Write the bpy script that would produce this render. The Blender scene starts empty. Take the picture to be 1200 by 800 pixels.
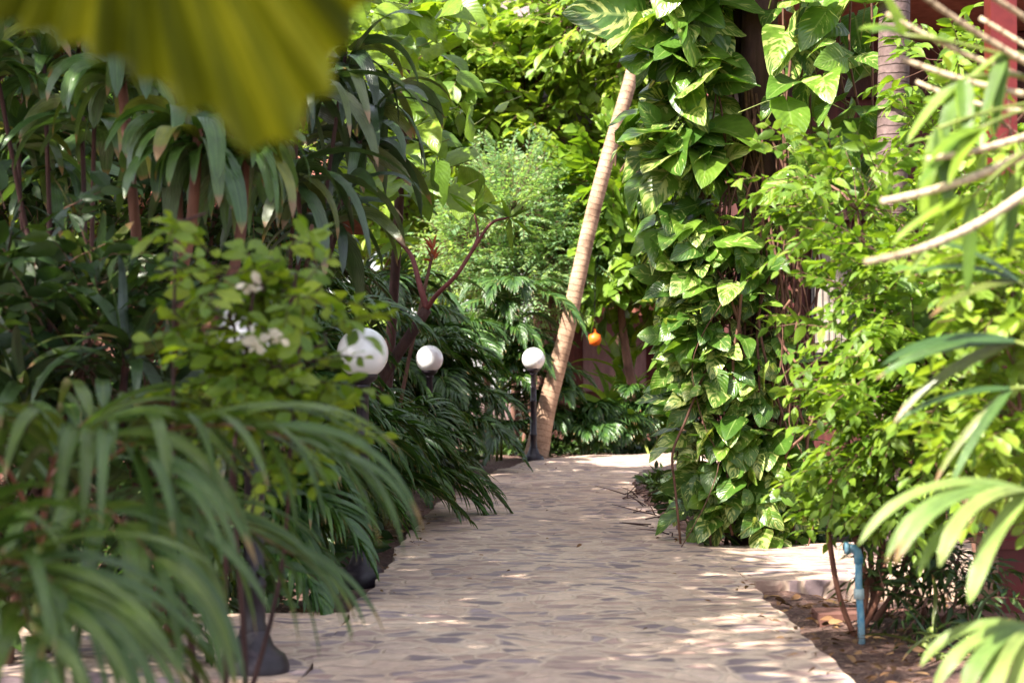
import bpy, math, random
import numpy as np
from mathutils import Vector
random.seed(11)
rng = np.random.default_rng(11)
sc = bpy.context.scene
COL = sc.collection
F = 2000.0          # focal length in photo pixels (photo 1200 x 800)
CAMZ = 1.13
HOR = 433.0
def at(px, py, Y):  # a point seen in the photograph at a given real distance
    return np.array([(px-600.0)*Y/F, Y, CAMZ-(py-HOR)*Y/F])
def nrm(a): return a/np.maximum(np.linalg.norm(a, axis=-1, keepdims=True), 1e-9)
UP = np.array([0, 0, 1.0])

# ------------------------------------------------------------------ mesh collecting
class Buf:
    def __init__(s): s.V=[]; s.Fc=[]; s.U=[]; s.M=[]; s.n=0
    def add(s, V, Fc, U=None, m=0):
        V=np.asarray(V,float); Fc=np.asarray(Fc,int)
        if U is None: U=np.zeros((len(V),2))
        s.V.append(V); s.Fc.append(Fc+s.n); s.U.append(U); s.M.append(np.full(len(Fc),m,int)); s.n+=len(V)
    def build(s, name, mats, parent=None, smooth=True):
        V=np.concatenate(s.V); Fc=np.concatenate(s.Fc); U=np.concatenate(s.U); M=np.concatenate(s.M)
        if parent is not None:
            p=parent
            while p is not None: V=V-np.array(p.location); p=p.parent
        me=bpy.data.meshes.new(name)
        me.vertices.add(len(V)); me.vertices.foreach_set('co', V.astype(np.float32).ravel())
        nf=len(Fc)
        me.loops.add(nf*4); me.loops.foreach_set('vertex_index', Fc.astype(np.int32).ravel())
        me.polygons.add(nf)
        me.polygons.foreach_set('loop_start', np.arange(0,nf*4,4,dtype=np.int32))
        me.polygons.foreach_set('loop_total', np.full(nf,4,np.int32))
        me.polygons.foreach_set('material_index', M.astype(np.int32))
        me.polygons.foreach_set('use_smooth', np.full(nf,smooth,bool))
        uv=me.uv_layers.new(name='UVMap')
        uv.data.foreach_set('uv', U[Fc.ravel()].astype(np.float32).ravel())
        if not isinstance(mats,(list,tuple)): mats=[mats]
        for m in mats: me.materials.append(m)
        me.update(calc_edges=True); me.validate()
        o=bpy.data.objects.new(name,me); COL.objects.link(o)
        if parent is not None: o.parent=parent
        return o
def thing(name,label,cat,loc=(0,0,0),group=None):
    o=bpy.data.objects.new(name,None); COL.objects.link(o); o.location=tuple(float(v) for v in loc)
    o.empty_display_size=.1
    o['label']=label; o['category']=cat
    if group: o['group']=group
    return o
def tag(o,label,cat,group=None):
    o['label']=label; o['category']=cat
    if group: o['group']=group
    return o
def structure(o): o['kind']='structure'; return o

# ------------------------------------------------------------------ shape helpers
def ribbons(buf,P,D,N,L,W,droop,n=6,prof=None,fold=.2,m=0,wig=0.0):
    P=np.array(P,float); k=len(P); D=nrm(np.array(D,float)); N=np.array(N,float)
    L=np.broadcast_to(L,(k,)).astype(float); W=np.broadcast_to(W,(k,)).astype(float); droop=np.broadcast_to(droop,(k,)).astype(float)
    N=nrm(N-(N*D).sum(1,keepdims=True)*D)
    if prof is None: prof=lambda t: min(t/.18+.12,1)*max(1-t,0)**.55
    rows=[];us=[]
    ph=rng.uniform(0,6.28,k)
    for i in range(n+1):
        t=i/n
        S=nrm(np.cross(D,N)); w=(W*max(prof(t),.03)/2)[:,None]
        rows.append(np.stack([P-S*w+N*w*fold,P,P+S*w+N*w*fold],1))
        us.append(np.array([[0,t],[.5,t],[1,t]]))
        D=D+np.array([0,0,-1.0])*(droop*(0.35+1.3*t)/n)[:,None]
        if wig: D=D+S*(wig*np.sin(ph+t*5)/n)[:,None]
        D=nrm(D); N=nrm(N-(N*D).sum(1,keepdims=True)*D)
        P=P+D*(L/n)[:,None]
    V=np.stack(rows,1).reshape(k,-1,3)
    f=[]
    for i in range(n):
        for j in range(2):
            a=i*3+j; f.append([a,a+1,a+4,a+3])
    f=np.array(f); nv=(n+1)*3
    Fc=(f[None]+(np.arange(k)*nv)[:,None,None]).reshape(-1,4)
    U=np.tile(np.concatenate(us),(k,1))
    buf.add(V.reshape(-1,3),Fc,U,m)

def leaf_template(prof,ny=5,half=1,fold=.25,droop=.4,wave=0.0,cup=0.0):
    V=[];U=[];nx=2*half
    for i in range(ny+1):
        t=i/ny; w=max(prof(t),.02)
        for j in range(nx+1):
            u=j/nx*2-1
            y=t-.10*abs(u)*0 ; x=u*w*.5
            if getattr(prof,'heart',False): y=t-0.16*abs(u)*max(0,1-t*2.2)
            z=abs(u)*w*.5*fold - droop*t*t*.5 + wave*math.sin(t*9+u*3)*abs(u)*.06 - cup*abs(u)**2*w*.3
            V.append((x,y,z)); U.append((j/nx,t))
    Fc=[]
    for i in range(ny):
        for j in range(nx):
            a=i*(nx+1)+j; Fc.append((a,a+1,a+nx+2,a+nx+1))
    return np.array(V),np.array(Fc),np.array(U)
def scatter(buf,tpls,P,D,N,S,m=0,wscale=None):
    P=np.asarray(P,float);D=nrm(np.asarray(D,float));N=np.asarray(N,float);k=len(P)
    S=np.broadcast_to(S,(k,)).astype(float)
    N=nrm(N-(N*D).sum(1,keepdims=True)*D); X=np.cross(D,N)
    which=rng.integers(0,len(tpls),k)
    for ti,(V,Fc,U) in enumerate(tpls):
        idx=np.where(which==ti)[0]
        if not len(idx): continue
        ws=S[idx]*(1 if wscale is None else rng.uniform(wscale[0],wscale[1],len(idx)))
        w=(P[idx][:,None]+X[idx][:,None]*(V[None,:,0:1]*ws[:,None,None])
           +D[idx][:,None]*(V[None,:,1:2]*S[idx][:,None,None])+N[idx][:,None]*(V[None,:,2:3]*S[idx][:,None,None]))
        Fi=(Fc[None]+(np.arange(len(idx))*len(V))[:,None,None]).reshape(-1,4)
        buf.add(w.reshape(-1,3),Fi,np.tile(U,(len(idx),1)),m)
def tube(buf,pts,rad,sides=8,m=0,cap=True):
    pts=np.asarray(pts,float); n=len(pts); rad=np.broadcast_to(rad,(n,)).astype(float)
    T=nrm(np.gradient(pts,axis=0)); ref=np.array([.31,.87,.2]) if abs(T[0,2])>.5 else UP
    V=[];U=[]; A=nrm(np.cross(T[0],ref)); ln=0
    for i in range(n):
        A=nrm(A-(A@T[i])*T[i]); B=np.cross(T[i],A)
        if i: ln+=np.linalg.norm(pts[i]-pts[i-1])
        for j in range(sides):
            a=j/sides*2*math.pi
            V.append(pts[i]+rad[i]*(math.cos(a)*A+math.sin(a)*B)); U.append((j/sides,ln))
    Fc=[]
    for i in range(n-1):
        for j in range(sides):
            a=i*sides+j;b=i*sides+(j+1)%sides; Fc.append((a,b,b+sides,a+sides))
    V=np.array(V);U=np.array(U)
    if cap:
        for e,i in ((0,0),(1,n-1)):
            c=len(V); V=np.vstack([V,pts[i]]);U=np.vstack([U,[.5,0]])
            for j in range(0,sides,2):
                a=i*sides+j;b=i*sides+(j+1)%sides;d=i*sides+(j+2)%sides
                Fc.append((c,d,b,a) if e==0 else (c,a,b,d))
    buf.add(V,Fc,U,m)
def prisms(buf,A,B,ra,rb,m=0,sides=4):
    A=np.asarray(A,float);B=np.asarray(B,float);k=len(A)
    ra=np.broadcast_to(ra,(k,));rb=np.broadcast_to(rb,(k,))
    T=nrm(B-A); X=nrm(np.cross(T,np.array([.3,.2,.9])+rng.normal(0,.05,(k,3)))); Y=np.cross(T,X)
    rows=[]
    for Pp,r in ((A,ra),(B,rb)):
        for j in range(sides):
            a=j/sides*6.2832
            rows.append(Pp+(X*math.cos(a)+Y*math.sin(a))*r[:,None])
    V=np.stack(rows,1); f=np.array([[j,(j+1)%sides,sides+(j+1)%sides,sides+j] for j in range(sides)])
    Fc=(f[None]+(np.arange(k)*2*sides)[:,None,None]).reshape(-1,4)
    U=np.tile(np.array([[j/sides,e] for e in (0,.3) for j in range(sides)]),(k,1))
    buf.add(V.reshape(-1,3),Fc,U,m)
def lathe(buf,c,prof,sides=32,m=0):
    c=np.asarray(c,float); V=[];U=[];n=len(prof)
    for (r,z) in prof:
        for j in range(sides):
            a=j/sides*6.28318; V.append(c+np.array([r*math.cos(a),r*math.sin(a),z])); U.append((j/sides,z))
    Fc=[(i*sides+j,i*sides+(j+1)%sides,(i+1)*sides+(j+1)%sides,(i+1)*sides+j) for i in range(n-1) for j in range(sides)]
    buf.add(V,Fc,U,m)
def box(buf,lo,hi,m=0,bev=0.0):
    lo=np.asarray(lo,float);hi=np.asarray(hi,float)
    V=np.array([[ (lo,hi)[i][0],(lo,hi)[j][1],(lo,hi)[k][2]] for i in (0,1) for j in (0,1) for k in (0,1)])
    Fc=[(0,1,3,2),(4,6,7,5),(0,4,5,1),(2,3,7,6),(0,2,6,4),(1,5,7,3)]
    # unshared verts keep the edges crisp
    VV=[];FF=[];UU=[]
    for f in Fc:
        b=len(VV); VV+= [V[i] for i in f]; FF.append((b,b+1,b+2,b+3)); UU+=[(0,0),(1,0),(1,1),(0,1)]
    buf.add(VV,FF,np.array(UU),m)
def bez(p0,p1,p2,n):
    t=np.linspace(0,1,n)[:,None]; p0,p1,p2=map(np.asarray,(p0,p1,p2))
    return (1-t)**2*p0+2*t*(1-t)*p1+t*t*p2
def smooth_path(pts,n):
    pts=np.asarray(pts,float); k=len(pts)
    P=np.vstack([2*pts[0]-pts[1],pts,2*pts[-1]-pts[-2]]); out=[]
    for i in range(k-1):
        a,b,c,d=P[i],P[i+1],P[i+2],P[i+3]
        for t in np.linspace(0,1,n,endpoint=False):
            out.append(.5*((2*b)+(-a+c)*t+(2*a-5*b+4*c-d)*t*t+(-a+3*b-3*c+d)*t**3))
    out.append(pts[-1]); return np.array(out)

# ------------------------------------------------------------------ materials
def newmat(name):
    m=bpy.data.materials.new(name); m.use_nodes=True; nt=m.node_tree; nt.nodes.clear()
    out=nt.nodes.new('ShaderNodeOutputMaterial'); return m,nt,out
def ramp(nt,fac,stops,interp='LINEAR'):
    r=nt.nodes.new('ShaderNodeValToRGB'); r.color_ramp.interpolation=interp
    el=r.color_ramp.elements
    while len(el)<len(stops): el.new(.5)
    for e,(p,c) in zip(el,stops): e.position=p; e.color=(*c,1) if len(c)==3 else c
    nt.links.new(fac,r.inputs[0]); return r.outputs[0]
def math_(nt,op,a,b=None,c=None):
    n=nt.nodes.new('ShaderNodeMath'); n.operation=op
    for i,v in enumerate((a,b,c)):
        if v is None: continue
        if isinstance(v,(int,float)): n.inputs[i].default_value=v
        else: nt.links.new(v,n.inputs[i])
    return n.outputs[0]
def mixc(nt,f,a,b,mode='MIX'):
    n=nt.nodes.new('ShaderNodeMix'); n.data_type='RGBA'; n.blend_type=mode
    for s,v in ((0,f),(6,a),(7,b)):
        if isinstance(v,(int,float)): n.inputs[s].default_value=v
        elif isinstance(v,tuple): n.inputs[s].default_value=(*v,1)
        else: nt.links.new(v,n.inputs[s])
    return n.outputs[2]
def noise(nt,vec,scale,detail=3,rough=.55):
    n=nt.nodes.new('ShaderNodeTexNoise'); n.inputs['Scale'].default_value=scale; n.inputs['Detail'].default_value=detail; n.inputs['Roughness'].default_value=rough
    if vec is not None: nt.links.new(vec,n.inputs['Vector'])
    return n.outputs['Fac']
def bump(nt,h,strength,dist=.01):
    b=nt.nodes.new('ShaderNodeBump'); b.inputs['Strength'].default_value=strength; b.inputs['Distance'].default_value=dist
    nt.links.new(h,b.inputs['Height']); return b.outputs['Normal']
def leafmat(name,cols,trans=.35,tint=(1.35,1.35,.55),rough=.38,spec=.5,varieg=None,rib=(.0,0,0),ribw=.03,brown=.0,vein=.35,streak=0):
    m,nt,out=newmat(name); L=nt.links
    geo=nt.nodes.new('ShaderNodeNewGeometry'); rnd=geo.outputs['Random Per Island']
    k=len(cols)
    base=ramp(nt,rnd,[(i/(k-1),c) for i,c in enumerate(cols)])
    tc=nt.nodes.new('ShaderNodeTexCoord')
    nz=noise(nt,tc.outputs['Object'],14,3)
    base=mixc(nt,1.0,base,ramp(nt,nz,[(.3,(.72,.74,.7)),(.7,(1.2,1.18,1.15))]),'MULTIPLY')
    uv=nt.nodes.new('ShaderNodeUVMap'); sep=nt.nodes.new('ShaderNodeSeparateXYZ'); L.new(uv.outputs[0],sep.inputs[0])
    u=math_(nt,'ABSOLUTE',math_(nt,'SUBTRACT',sep.outputs[0],.5)); v=sep.outputs[1]
    diag=math_(nt,'SUBTRACT',v,math_(nt,'MULTIPLY',u,.75))
    if streak:
        cs=nt.nodes.new('ShaderNodeCombineXYZ'); L.new(math_(nt,'MULTIPLY',sep.outputs[0],streak),cs.inputs[0]); L.new(math_(nt,'MULTIPLY',v,1.2),cs.inputs[1]); L.new(math_(nt,'MULTIPLY',rnd,61.0),cs.inputs[2])
        sn=noise(nt,cs.outputs[0],1.0,3,.6)
        base=mixc(nt,1.0,base,ramp(nt,sn,[(.32,(.62,.66,.6)),(.68,(1.38,1.3,1.25))]),'MULTIPLY')
        tipm=ramp(nt,math_(nt,'ADD',v,math_(nt,'MULTIPLY',math_(nt,'SUBTRACT',math_(nt,'FRACT',math_(nt,'MULTIPLY',rnd,17.7)),.75),.5)),[(.93,(0,0,0)),(1.0,(1,1,1))])
        base=mixc(nt,tipm,base,(.22,.14,.05))
    if varieg:
        cmb=nt.nodes.new('ShaderNodeCombineXYZ')
        side=math_(nt,'SIGN',math_(nt,'SUBTRACT',sep.outputs[0],.5))
        L.new(math_(nt,'ADD',math_(nt,'MULTIPLY',diag,9.0),math_(nt,'MULTIPLY',rnd,90.0)),cmb.inputs[0])
        L.new(math_(nt,'MULTIPLY',u,2.2),cmb.inputs[1])
        L.new(math_(nt,'ADD',math_(nt,'MULTIPLY',rnd,37.0),math_(nt,'MULTIPLY',side,3.0)),cmb.inputs[2])
        vz=noise(nt,cmb.outputs[0],1.0,3,.6)
        amt=math_(nt,'ADD',vz,math_(nt,'MULTIPLY',math_(nt,'SUBTRACT',math_(nt,'FRACT',math_(nt,'MULTIPLY',rnd,7.31)),.5),.22))
        mask=ramp(nt,amt,[(.555,(0,0,0)),(.62,(1,1,1))])
        base=mixc(nt,math_(nt,'MULTIPLY',mask,.85),base,varieg)
    if rib!=(0,0,0):
        rm=ramp(nt,u,[(ribw*.4,(1,1,1)),(ribw,(0,0,0))]); base=mixc(nt,math_(nt,'MULTIPLY',rm,.6),base,rib)
    if brown:
        bm=ramp(nt,math_(nt,'ADD',v,math_(nt,'MULTIPLY',math_(nt,'SUBTRACT',rnd,.6),.35)),[(1-brown,(0,0,0)),(1-brown+.05,(1,1,1))])
        base=mixc(nt,bm,base,(.2,.12,.05))
    p=nt.nodes.new('ShaderNodeBsdfPrincipled'); L.new(base,p.inputs['Base Color'])
    p.inputs['Roughness'].default_value=rough; p.inputs['Specular IOR Level'].default_value=spec
    ribs=math_(nt,'SINE',math_(nt,'MULTIPLY',diag,55.0))
    L.new(bump(nt,math_(nt,'ADD',math_(nt,'MULTIPLY',ribs,.5),math_(nt,'MULTIPLY',nz,1.5)),vein,.004),p.inputs['Normal'])
    t=nt.nodes.new('ShaderNodeBsdfTranslucent'); L.new(mixc(nt,1.0,base,tint,'MULTIPLY'),t.inputs['Color'])
    mx=nt.nodes.new('ShaderNodeMixShader'); mx.inputs[0].default_value=trans
    L.new(p.outputs[0],mx.inputs[1]); L.new(t.outputs[0],mx.inputs[2]); L.new(mx.outputs[0],out.inputs[0]); return m
def solid(name,c1,c2,rough=.7,scale=6,bstr=.3,stretch=None,spec=.35,bd=.01,detail=5):
    m,nt,out=newmat(name); L=nt.links
    tc=nt.nodes.new('ShaderNodeTexCoord'); vec=tc.outputs['Object']
    if stretch:
        mp=nt.nodes.new('ShaderNodeMapping'); mp.inputs['Scale'].default_value=stretch; L.new(vec,mp.inputs[0]); vec=mp.outputs[0]
    nz=noise(nt,vec,scale,detail,.6); nz2=noise(nt,tc.outputs['Object'],scale*.23,2)
    f=math_(nt,'ADD',math_(nt,'MULTIPLY',nz,.7),math_(nt,'MULTIPLY',nz2,.3))
    p=nt.nodes.new('ShaderNodeBsdfPrincipled'); L.new(ramp(nt,f,[(.35,c1),(.65,c2)]),p.inputs['Base Color'])
    p.inputs['Roughness'].default_value=rough; p.inputs['Specular IOR Level'].default_value=spec
    if bstr: L.new(bump(nt,nz,bstr,bd),p.inputs['Normal'])
    L.new(p.outputs[0],out.inputs[0]); return m
def ringbark(name,c1,c2,per=.12,lo=.6):
    m,nt,out=newmat(name); L=nt.links
    tc=nt.nodes.new('ShaderNodeTexCoord'); uv=nt.nodes.new('ShaderNodeUVMap'); sep=nt.nodes.new('ShaderNodeSeparateXYZ'); L.new(uv.outputs[0],sep.inputs[0])
    nz=noise(nt,tc.outputs['Object'],5,4); fine=noise(nt,tc.outputs['Object'],40,4)
    ph=math_(nt,'FRACT',math_(nt,'ADD',math_(nt,'DIVIDE',sep.outputs[1],per),math_(nt,'MULTIPLY',nz,.9)))
    ring=ramp(nt,ph,[(0,(0,0,0)),(.06,(0,0,0)),(.16,(1,1,1)),(1,(.75,.75,.75))])
    c=ramp(nt,math_(nt,'ADD',math_(nt,'MULTIPLY',nz,.6),math_(nt,'MULTIPLY',fine,.4)),[(.32,c1),(.66,c2)])
    c=mixc(nt,1.0,c,ramp(nt,ring,[(0,(lo,lo*.96,lo*.94)),(1,(1,1,1))]),'MULTIPLY')
    st=noise(nt,tc.outputs['Object'],2.2,5,.7); c=mixc(nt,1.0,c,ramp(nt,st,[(.38,(.55,.5,.46)),(.58,(1.08,1.05,1.02))]),'MULTIPLY')
    p=nt.nodes.new('ShaderNodeBsdfPrincipled'); L.new(c,p.inputs['Base Color']); p.inputs['Roughness'].default_value=.8
    L.new(bump(nt,math_(nt,'ADD',ring,math_(nt,'MULTIPLY',fine,.6)),.5,.012),p.inputs['Normal']); L.new(p.outputs[0],out.inputs[0]); return m
def flagmat():
    m,nt,out=newmat('flagstone'); L=nt.links
    tc=nt.nodes.new('ShaderNodeTexCoord'); O=tc.outputs['Object']
    nd=nt.nodes.new('ShaderNodeTexNoise'); nd.inputs['Scale'].default_value=2.6; nd.inputs['Detail'].default_value=3; L.new(O,nd.inputs['Vector'])
    vm=nt.nodes.new('ShaderNodeVectorMath'); vm.operation='MULTIPLY_ADD'; L.new(nd.outputs['Color'],vm.inputs[0]); vm.inputs[1].default_value=(.30,.26,0); L.new(O,vm.inputs[2])
    mp=nt.nodes.new('ShaderNodeMapping'); mp.inputs['Scale'].default_value=(.85,1.15,0); L.new(vm.outputs[0],mp.inputs[0])
    vo=nt.nodes.new('ShaderNodeTexVoronoi'); vo.inputs['Scale'].default_value=8.0; L.new(mp.outputs[0],vo.inputs['Vector'])
    ve=nt.nodes.new('ShaderNodeTexVoronoi'); ve.feature='DISTANCE_TO_EDGE'; ve.inputs['Scale'].default_value=8.0; L.new(mp.outputs[0],ve.inputs['Vector'])
    sp=nt.nodes.new('ShaderNodeSeparateColor'); L.new(vo.outputs['Color'],sp.inputs[0])
    stone=ramp(nt,sp.outputs[0],[(0,(.18,.145,.17)),(.16,(.27,.225,.255)),(.30,(.49,.385,.32)),(.44,(.37,.275,.245)),(.57,(.53,.43,.365)),(.72,(.33,.245,.235)),(.86,(.47,.38,.335))],'CONSTANT')
    big=noise(nt,O,.9,3); fine=noise(nt,O,30,5,.65); mid=noise(nt,O,7,4)
    stone=mixc(nt,1.0,stone,ramp(nt,mid,[(.3,(.78,.77,.77)),(.7,(1.18,1.16,1.12))]),'MULTIPLY')
    edge=ramp(nt,ve.outputs['Distance'],[(.02,(1,1,1)),(.15,(0,0,0))])
    c=mixc(nt,edge,stone,mixc(nt,mid,(.44,.355,.29),(.56,.47,.395)))
    c=mixc(nt,1.0,c,ramp(nt,fine,[(.3,(.82,.81,.8)),(.7,(1.12,1.11,1.1))]),'MULTIPLY')
    c=mixc(nt,1.0,c,ramp(nt,big,[(.35,(.88,.78,.74)),(.62,(1.13,1.05,.98))]),'MULTIPLY')
    p=nt.nodes.new('ShaderNodeBsdfPrincipled'); L.new(c,p.inputs['Base Color']); p.inputs['Roughness'].default_value=.62; p.inputs['Specular IOR Level'].default_value=.4
    h=math_(nt,'ADD',math_(nt,'MULTIPLY',ramp(nt,ve.outputs['Distance'],[(.04,(0,0,0)),(.13,(1,1,1))]),.7),math_(nt,'ADD',math_(nt,'MULTIPLY',fine,.35),math_(nt,'MULTIPLY',sp.outputs[1],.4)))
    L.new(bump(nt,h,.8,.014),p.inputs['Normal']); L.new(p.outputs[0],out.inputs[0]); return m
def soilmat():
    m,nt,out=newmat('soil'); L=nt.links
    tc=nt.nodes.new('ShaderNodeTexCoord'); O=tc.outputs['Object']
    a=noise(nt,O,3,5,.65); b=noise(nt,O,45,4,.7)
    vo=nt.nodes.new('ShaderNodeTexVoronoi'); vo.inputs['Scale'].default_value=26; L.new(O,vo.inputs['Vector'])
    c=ramp(nt,a,[(.3,(.05,.024,.02)),(.55,(.105,.052,.042)),(.75,(.18,.10,.075))])
    c=mixc(nt,ramp(nt,b,[(.52,(0,0,0)),(.62,(1,1,1))]),c,(.22,.135,.10))
    p=nt.nodes.new('ShaderNodeBsdfPrincipled'); L.new(c,p.inputs['Base Color']); p.inputs['Roughness'].default_value=.9
    L.new(bump(nt,math_(nt,'ADD',b,vo.outputs['Distance']),.8,.03),p.inputs['Normal']); L.new(p.outputs[0],out.inputs[0]); return m
M={}
M['pothos']=leafmat('pothos_leaf',[(.045,.11,.016),(.07,.155,.02),(.10,.20,.026),(.14,.24,.028)],trans=.36,varieg=(.50,.54,.18),rib=(.25,.34,.10),rough=.30,spec=.55,ribw=.035)
M['lime']=leafmat('lime_leaf',[(.13,.23,.025),(.20,.30,.03),(.28,.37,.05),(.11,.22,.03)],trans=.45,rib=(.3,.4,.12),rough=.36)
M['shrubgreen']=leafmat('bright_green_leaf',[(.085,.17,.018),(.145,.25,.022),(.22,.33,.028)],trans=.42,rough=.4)
M['olive']=leafmat('yellow_green_leaf',[(.09,.17,.014),(.15,.24,.018),(.24,.32,.025)],trans=.42,rough=.42)
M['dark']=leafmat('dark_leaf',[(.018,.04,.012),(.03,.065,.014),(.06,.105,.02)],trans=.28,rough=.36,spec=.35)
M['strap']=leafmat('strap_leaf',[(.03,.075,.022),(.045,.10,.026),(.06,.125,.03),(.075,.15,.03),(.05,.11,.026),(.16,.18,.03)],trans=.25,rough=.3,spec=.55,brown=.05,rib=(.1,.16,.06),streak=14)
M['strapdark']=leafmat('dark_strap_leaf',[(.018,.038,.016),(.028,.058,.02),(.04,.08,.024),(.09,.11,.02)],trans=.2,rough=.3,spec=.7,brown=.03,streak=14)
M['palm']=leafmat('palm_leaflet',[(.028,.075,.02),(.045,.11,.026),(.075,.155,.028)],trans=.25,rough=.27,spec=.65,rib=(.12,.18,.05),ribw=.05,streak=14)
M['palmfg']=leafmat('broad_palm_leaflet',[(.035,.08,.018),(.05,.105,.018),(.085,.135,.018)],trans=.28,rough=.28,spec=.5,rib=(.16,.2,.05),ribw=.06,streak=14)
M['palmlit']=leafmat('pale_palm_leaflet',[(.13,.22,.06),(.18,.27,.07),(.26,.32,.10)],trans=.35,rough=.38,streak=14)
M['feather']=leafmat('feathery_leaf',[(.18,.33,.16),(.24,.40,.19),(.34,.46,.18)],trans=.5,rough=.45)
M['fan']=leafmat('fan_leaf',[(.12,.115,.004),(.15,.135,.005)],trans=.4,tint=(1.3,1.1,.2),rough=.6,spec=.12,vein=.1)
m,nt,out=newmat('fan_leaf'); uv=nt.nodes.new('ShaderNodeUVMap'); mp=nt.nodes.new('ShaderNodeMapping'); mp.inputs['Scale'].default_value=(26,.6,1); nt.links.new(uv.outputs[0],mp.inputs[0])
nz=noise(nt,mp.outputs[0],1.0,4,.65); c=ramp(nt,nz,[(.38,(.045,.058,.003)),(.5,(.13,.15,.005)),(.62,(.30,.31,.02))])
p=nt.nodes.new('ShaderNodeBsdfPrincipled'); nt.links.new(c,p.inputs['Base Color']); p.inputs['Roughness'].default_value=.6; p.inputs['Specular IOR Level'].default_value=.15
t=nt.nodes.new('ShaderNodeBsdfTranslucent'); nt.links.new(mixc(nt,1.0,c,(1.4,1.25,.25),'MULTIPLY'),t.inputs['Color']); mx=nt.nodes.new('ShaderNodeMixShader'); mx.inputs[0].default_value=.4
nt.links.new(p.outputs[0],mx.inputs[1]); nt.links.new(t.outputs[0],mx.inputs[2]); nt.links.new(mx.outputs[0],out.inputs[0]); M['fan']=m
M['dry']=leafmat('dry_leaf',[(.12,.06,.03),(.19,.10,.05),(.27,.16,.08),(.07,.04,.025),(.15,.075,.035)],trans=.1,rough=.8,spec=.2)
M['flower']=leafmat('white_petal',[(.55,.50,.40),(.66,.60,.48)],trans=.3,tint=(1,1,.95),rough=.5)
M['redleaf']=leafmat('red_leaf',[(.30,.05,.03),(.40,.12,.05),(.18,.14,.03)],trans=.35,tint=(1.3,.8,.6),rough=.4)
M['bark']=solid('brown_bark',(.075,.035,.028),(.20,.10,.07),.85,14,.8,(1,1,.25),bd=.02)
M['darkbark']=solid('dark_bark',(.025,.011,.011),(.075,.034,.029),.85,12,.9,(1,1,.3),bd=.03)
M['redbark']=solid('red_brown_bark',(.09,.034,.024),(.22,.095,.06),.8,16,.6,(1,1,.25))
M['palmtrunk']=ringbark('pale_palm_bark',(.27,.165,.11),(.46,.31,.215),.085,.72)
M['greytrunk']=ringbark('grey_palm_bark',(.09,.055,.06),(.21,.145,.145),.055)
M['stem']=solid('green_stem',(.10,.14,.03),(.20,.23,.05),.5,10,.2)
M['redstem']=solid('reddish_stem',(.14,.045,.03),(.26,.11,.06),.5,10,.2)
M['vinestem']=solid('brown_vine_stem',(.05,.022,.016),(.17,.08,.05),.75,18,.4)
M['cane']=ringbark('pale_cane',(.42,.33,.22),(.64,.54,.38),.045)
M['maroon']=solid('maroon_bark',(.09,.02,.022),(.20,.055,.05),.6,12,.4)
M['redpaint']=solid('dark_red_paint',(.075,.006,.007),(.13,.013,.012),.45,9,.15)
M['blackiron']=solid('dark_cast_iron',(.009,.006,.010),(.026,.018,.026),.45,25,.25,spec=.35)
M['bluepvc']=solid('blue_plastic_pipe',(.03,.20,.36),(.30,.45,.52),.45,16,.1)
M['paint']=solid('flaked_pale_paint',(.30,.42,.48),(.5,.6,.62),.6,18,.2)
M['wall']=solid('maroon_timber',(.05,.013,.013),(.12,.03,.027),.7,8,.4,(4,4,.4))
M['purplewall']=solid('weathered_timber',(.13,.07,.08),(.26,.16,.17),.8,10,.4,(1,1,.2))
M['thatch']=solid('grey_thatch',(.16,.11,.12),(.36,.27,.27),.95,22,1.0,(3,.5,3),bd=.05)
M['tile']=solid('red_roof_tile',(.18,.055,.04),(.32,.12,.085),.8,9,.4)
M['brick']=solid('terracotta_plaster',(.10,.04,.032),(.19,.09,.07),.85,7,.4)
M['curtain']=solid('cream_cloth',(.26,.22,.19),(.38,.33,.29),.85,9,.1)
M['darkglass']=solid('dark_window_glass',(.01,.01,.012),(.03,.025,.03),.12,3,0)
M['orange']=solid('orange_plastic',(.75,.11,.01),(.85,.17,.02),.4,8,.05)
M['flag']=flagmat(); M['soil']=soilmat()
m,nt,out=newmat('milky_glass'); p=nt.nodes.new('ShaderNodeBsdfPrincipled'); p.inputs['Base Color'].default_value=(.80,.79,.80,1); p.inputs['Roughness'].default_value=.08; p.inputs['Coat Weight'].default_value=.4
p.inputs['Subsurface Weight'].default_value=.25; p.inputs['Subsurface Radius'].default_value=(.05,.05,.05); nt.links.new(p.outputs[0],out.inputs[0]); M['globe']=m

# ------------------------------------------------------------------ leaf templates
def hp(t): return .82*(min(1,(t/.16)**.5) if t>0 else .1)*(max(1-t,0)**.62)*(1+.35*math.sin(min(t,1)*3.0))
hp.heart=True
HEART=[leaf_template(hp,8,2,f,d,w,c) for f,d,w,c in ((.22,.35,.5,.1),(.35,.55,.8,.2),(.1,.25,.4,.35),(.4,.7,.6,.1))]
HEARTS=[leaf_template(hp,5,1,f,d) for f,d in ((.22,.35),(.35,.6),(.1,.25))]
def ov(t): return .46*math.sin(math.pi*min(1,t**.75))**.85
OVAL=[leaf_template(ov,4,1,f,d) for f,d in ((.3,.3),(.15,.5),(.4,.15),(.2,.7))]
def la(t): return .24*math.sin(math.pi*min(1,t**.7))
LANCE=[leaf_template(la,4,1,f,d) for f,d in ((.3,.4),(.2,.7),(.4,.2))]
def ob(t): return .55*math.sin(math.pi*min(1,t**1.25))**.9
OBOV=[leaf_template(ob,4,1,f,d) for f,d in ((.3,.35),(.15,.6),(.35,.1))]
def tiny(t): return .34*math.sin(math.pi*t)
TINY=[leaf_template(tiny,2,1,.2,.2),leaf_template(tiny,2,1,.35,.5)]
def petal(t): return .6*math.sin(math.pi*min(1,t**1.4))**.8
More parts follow.
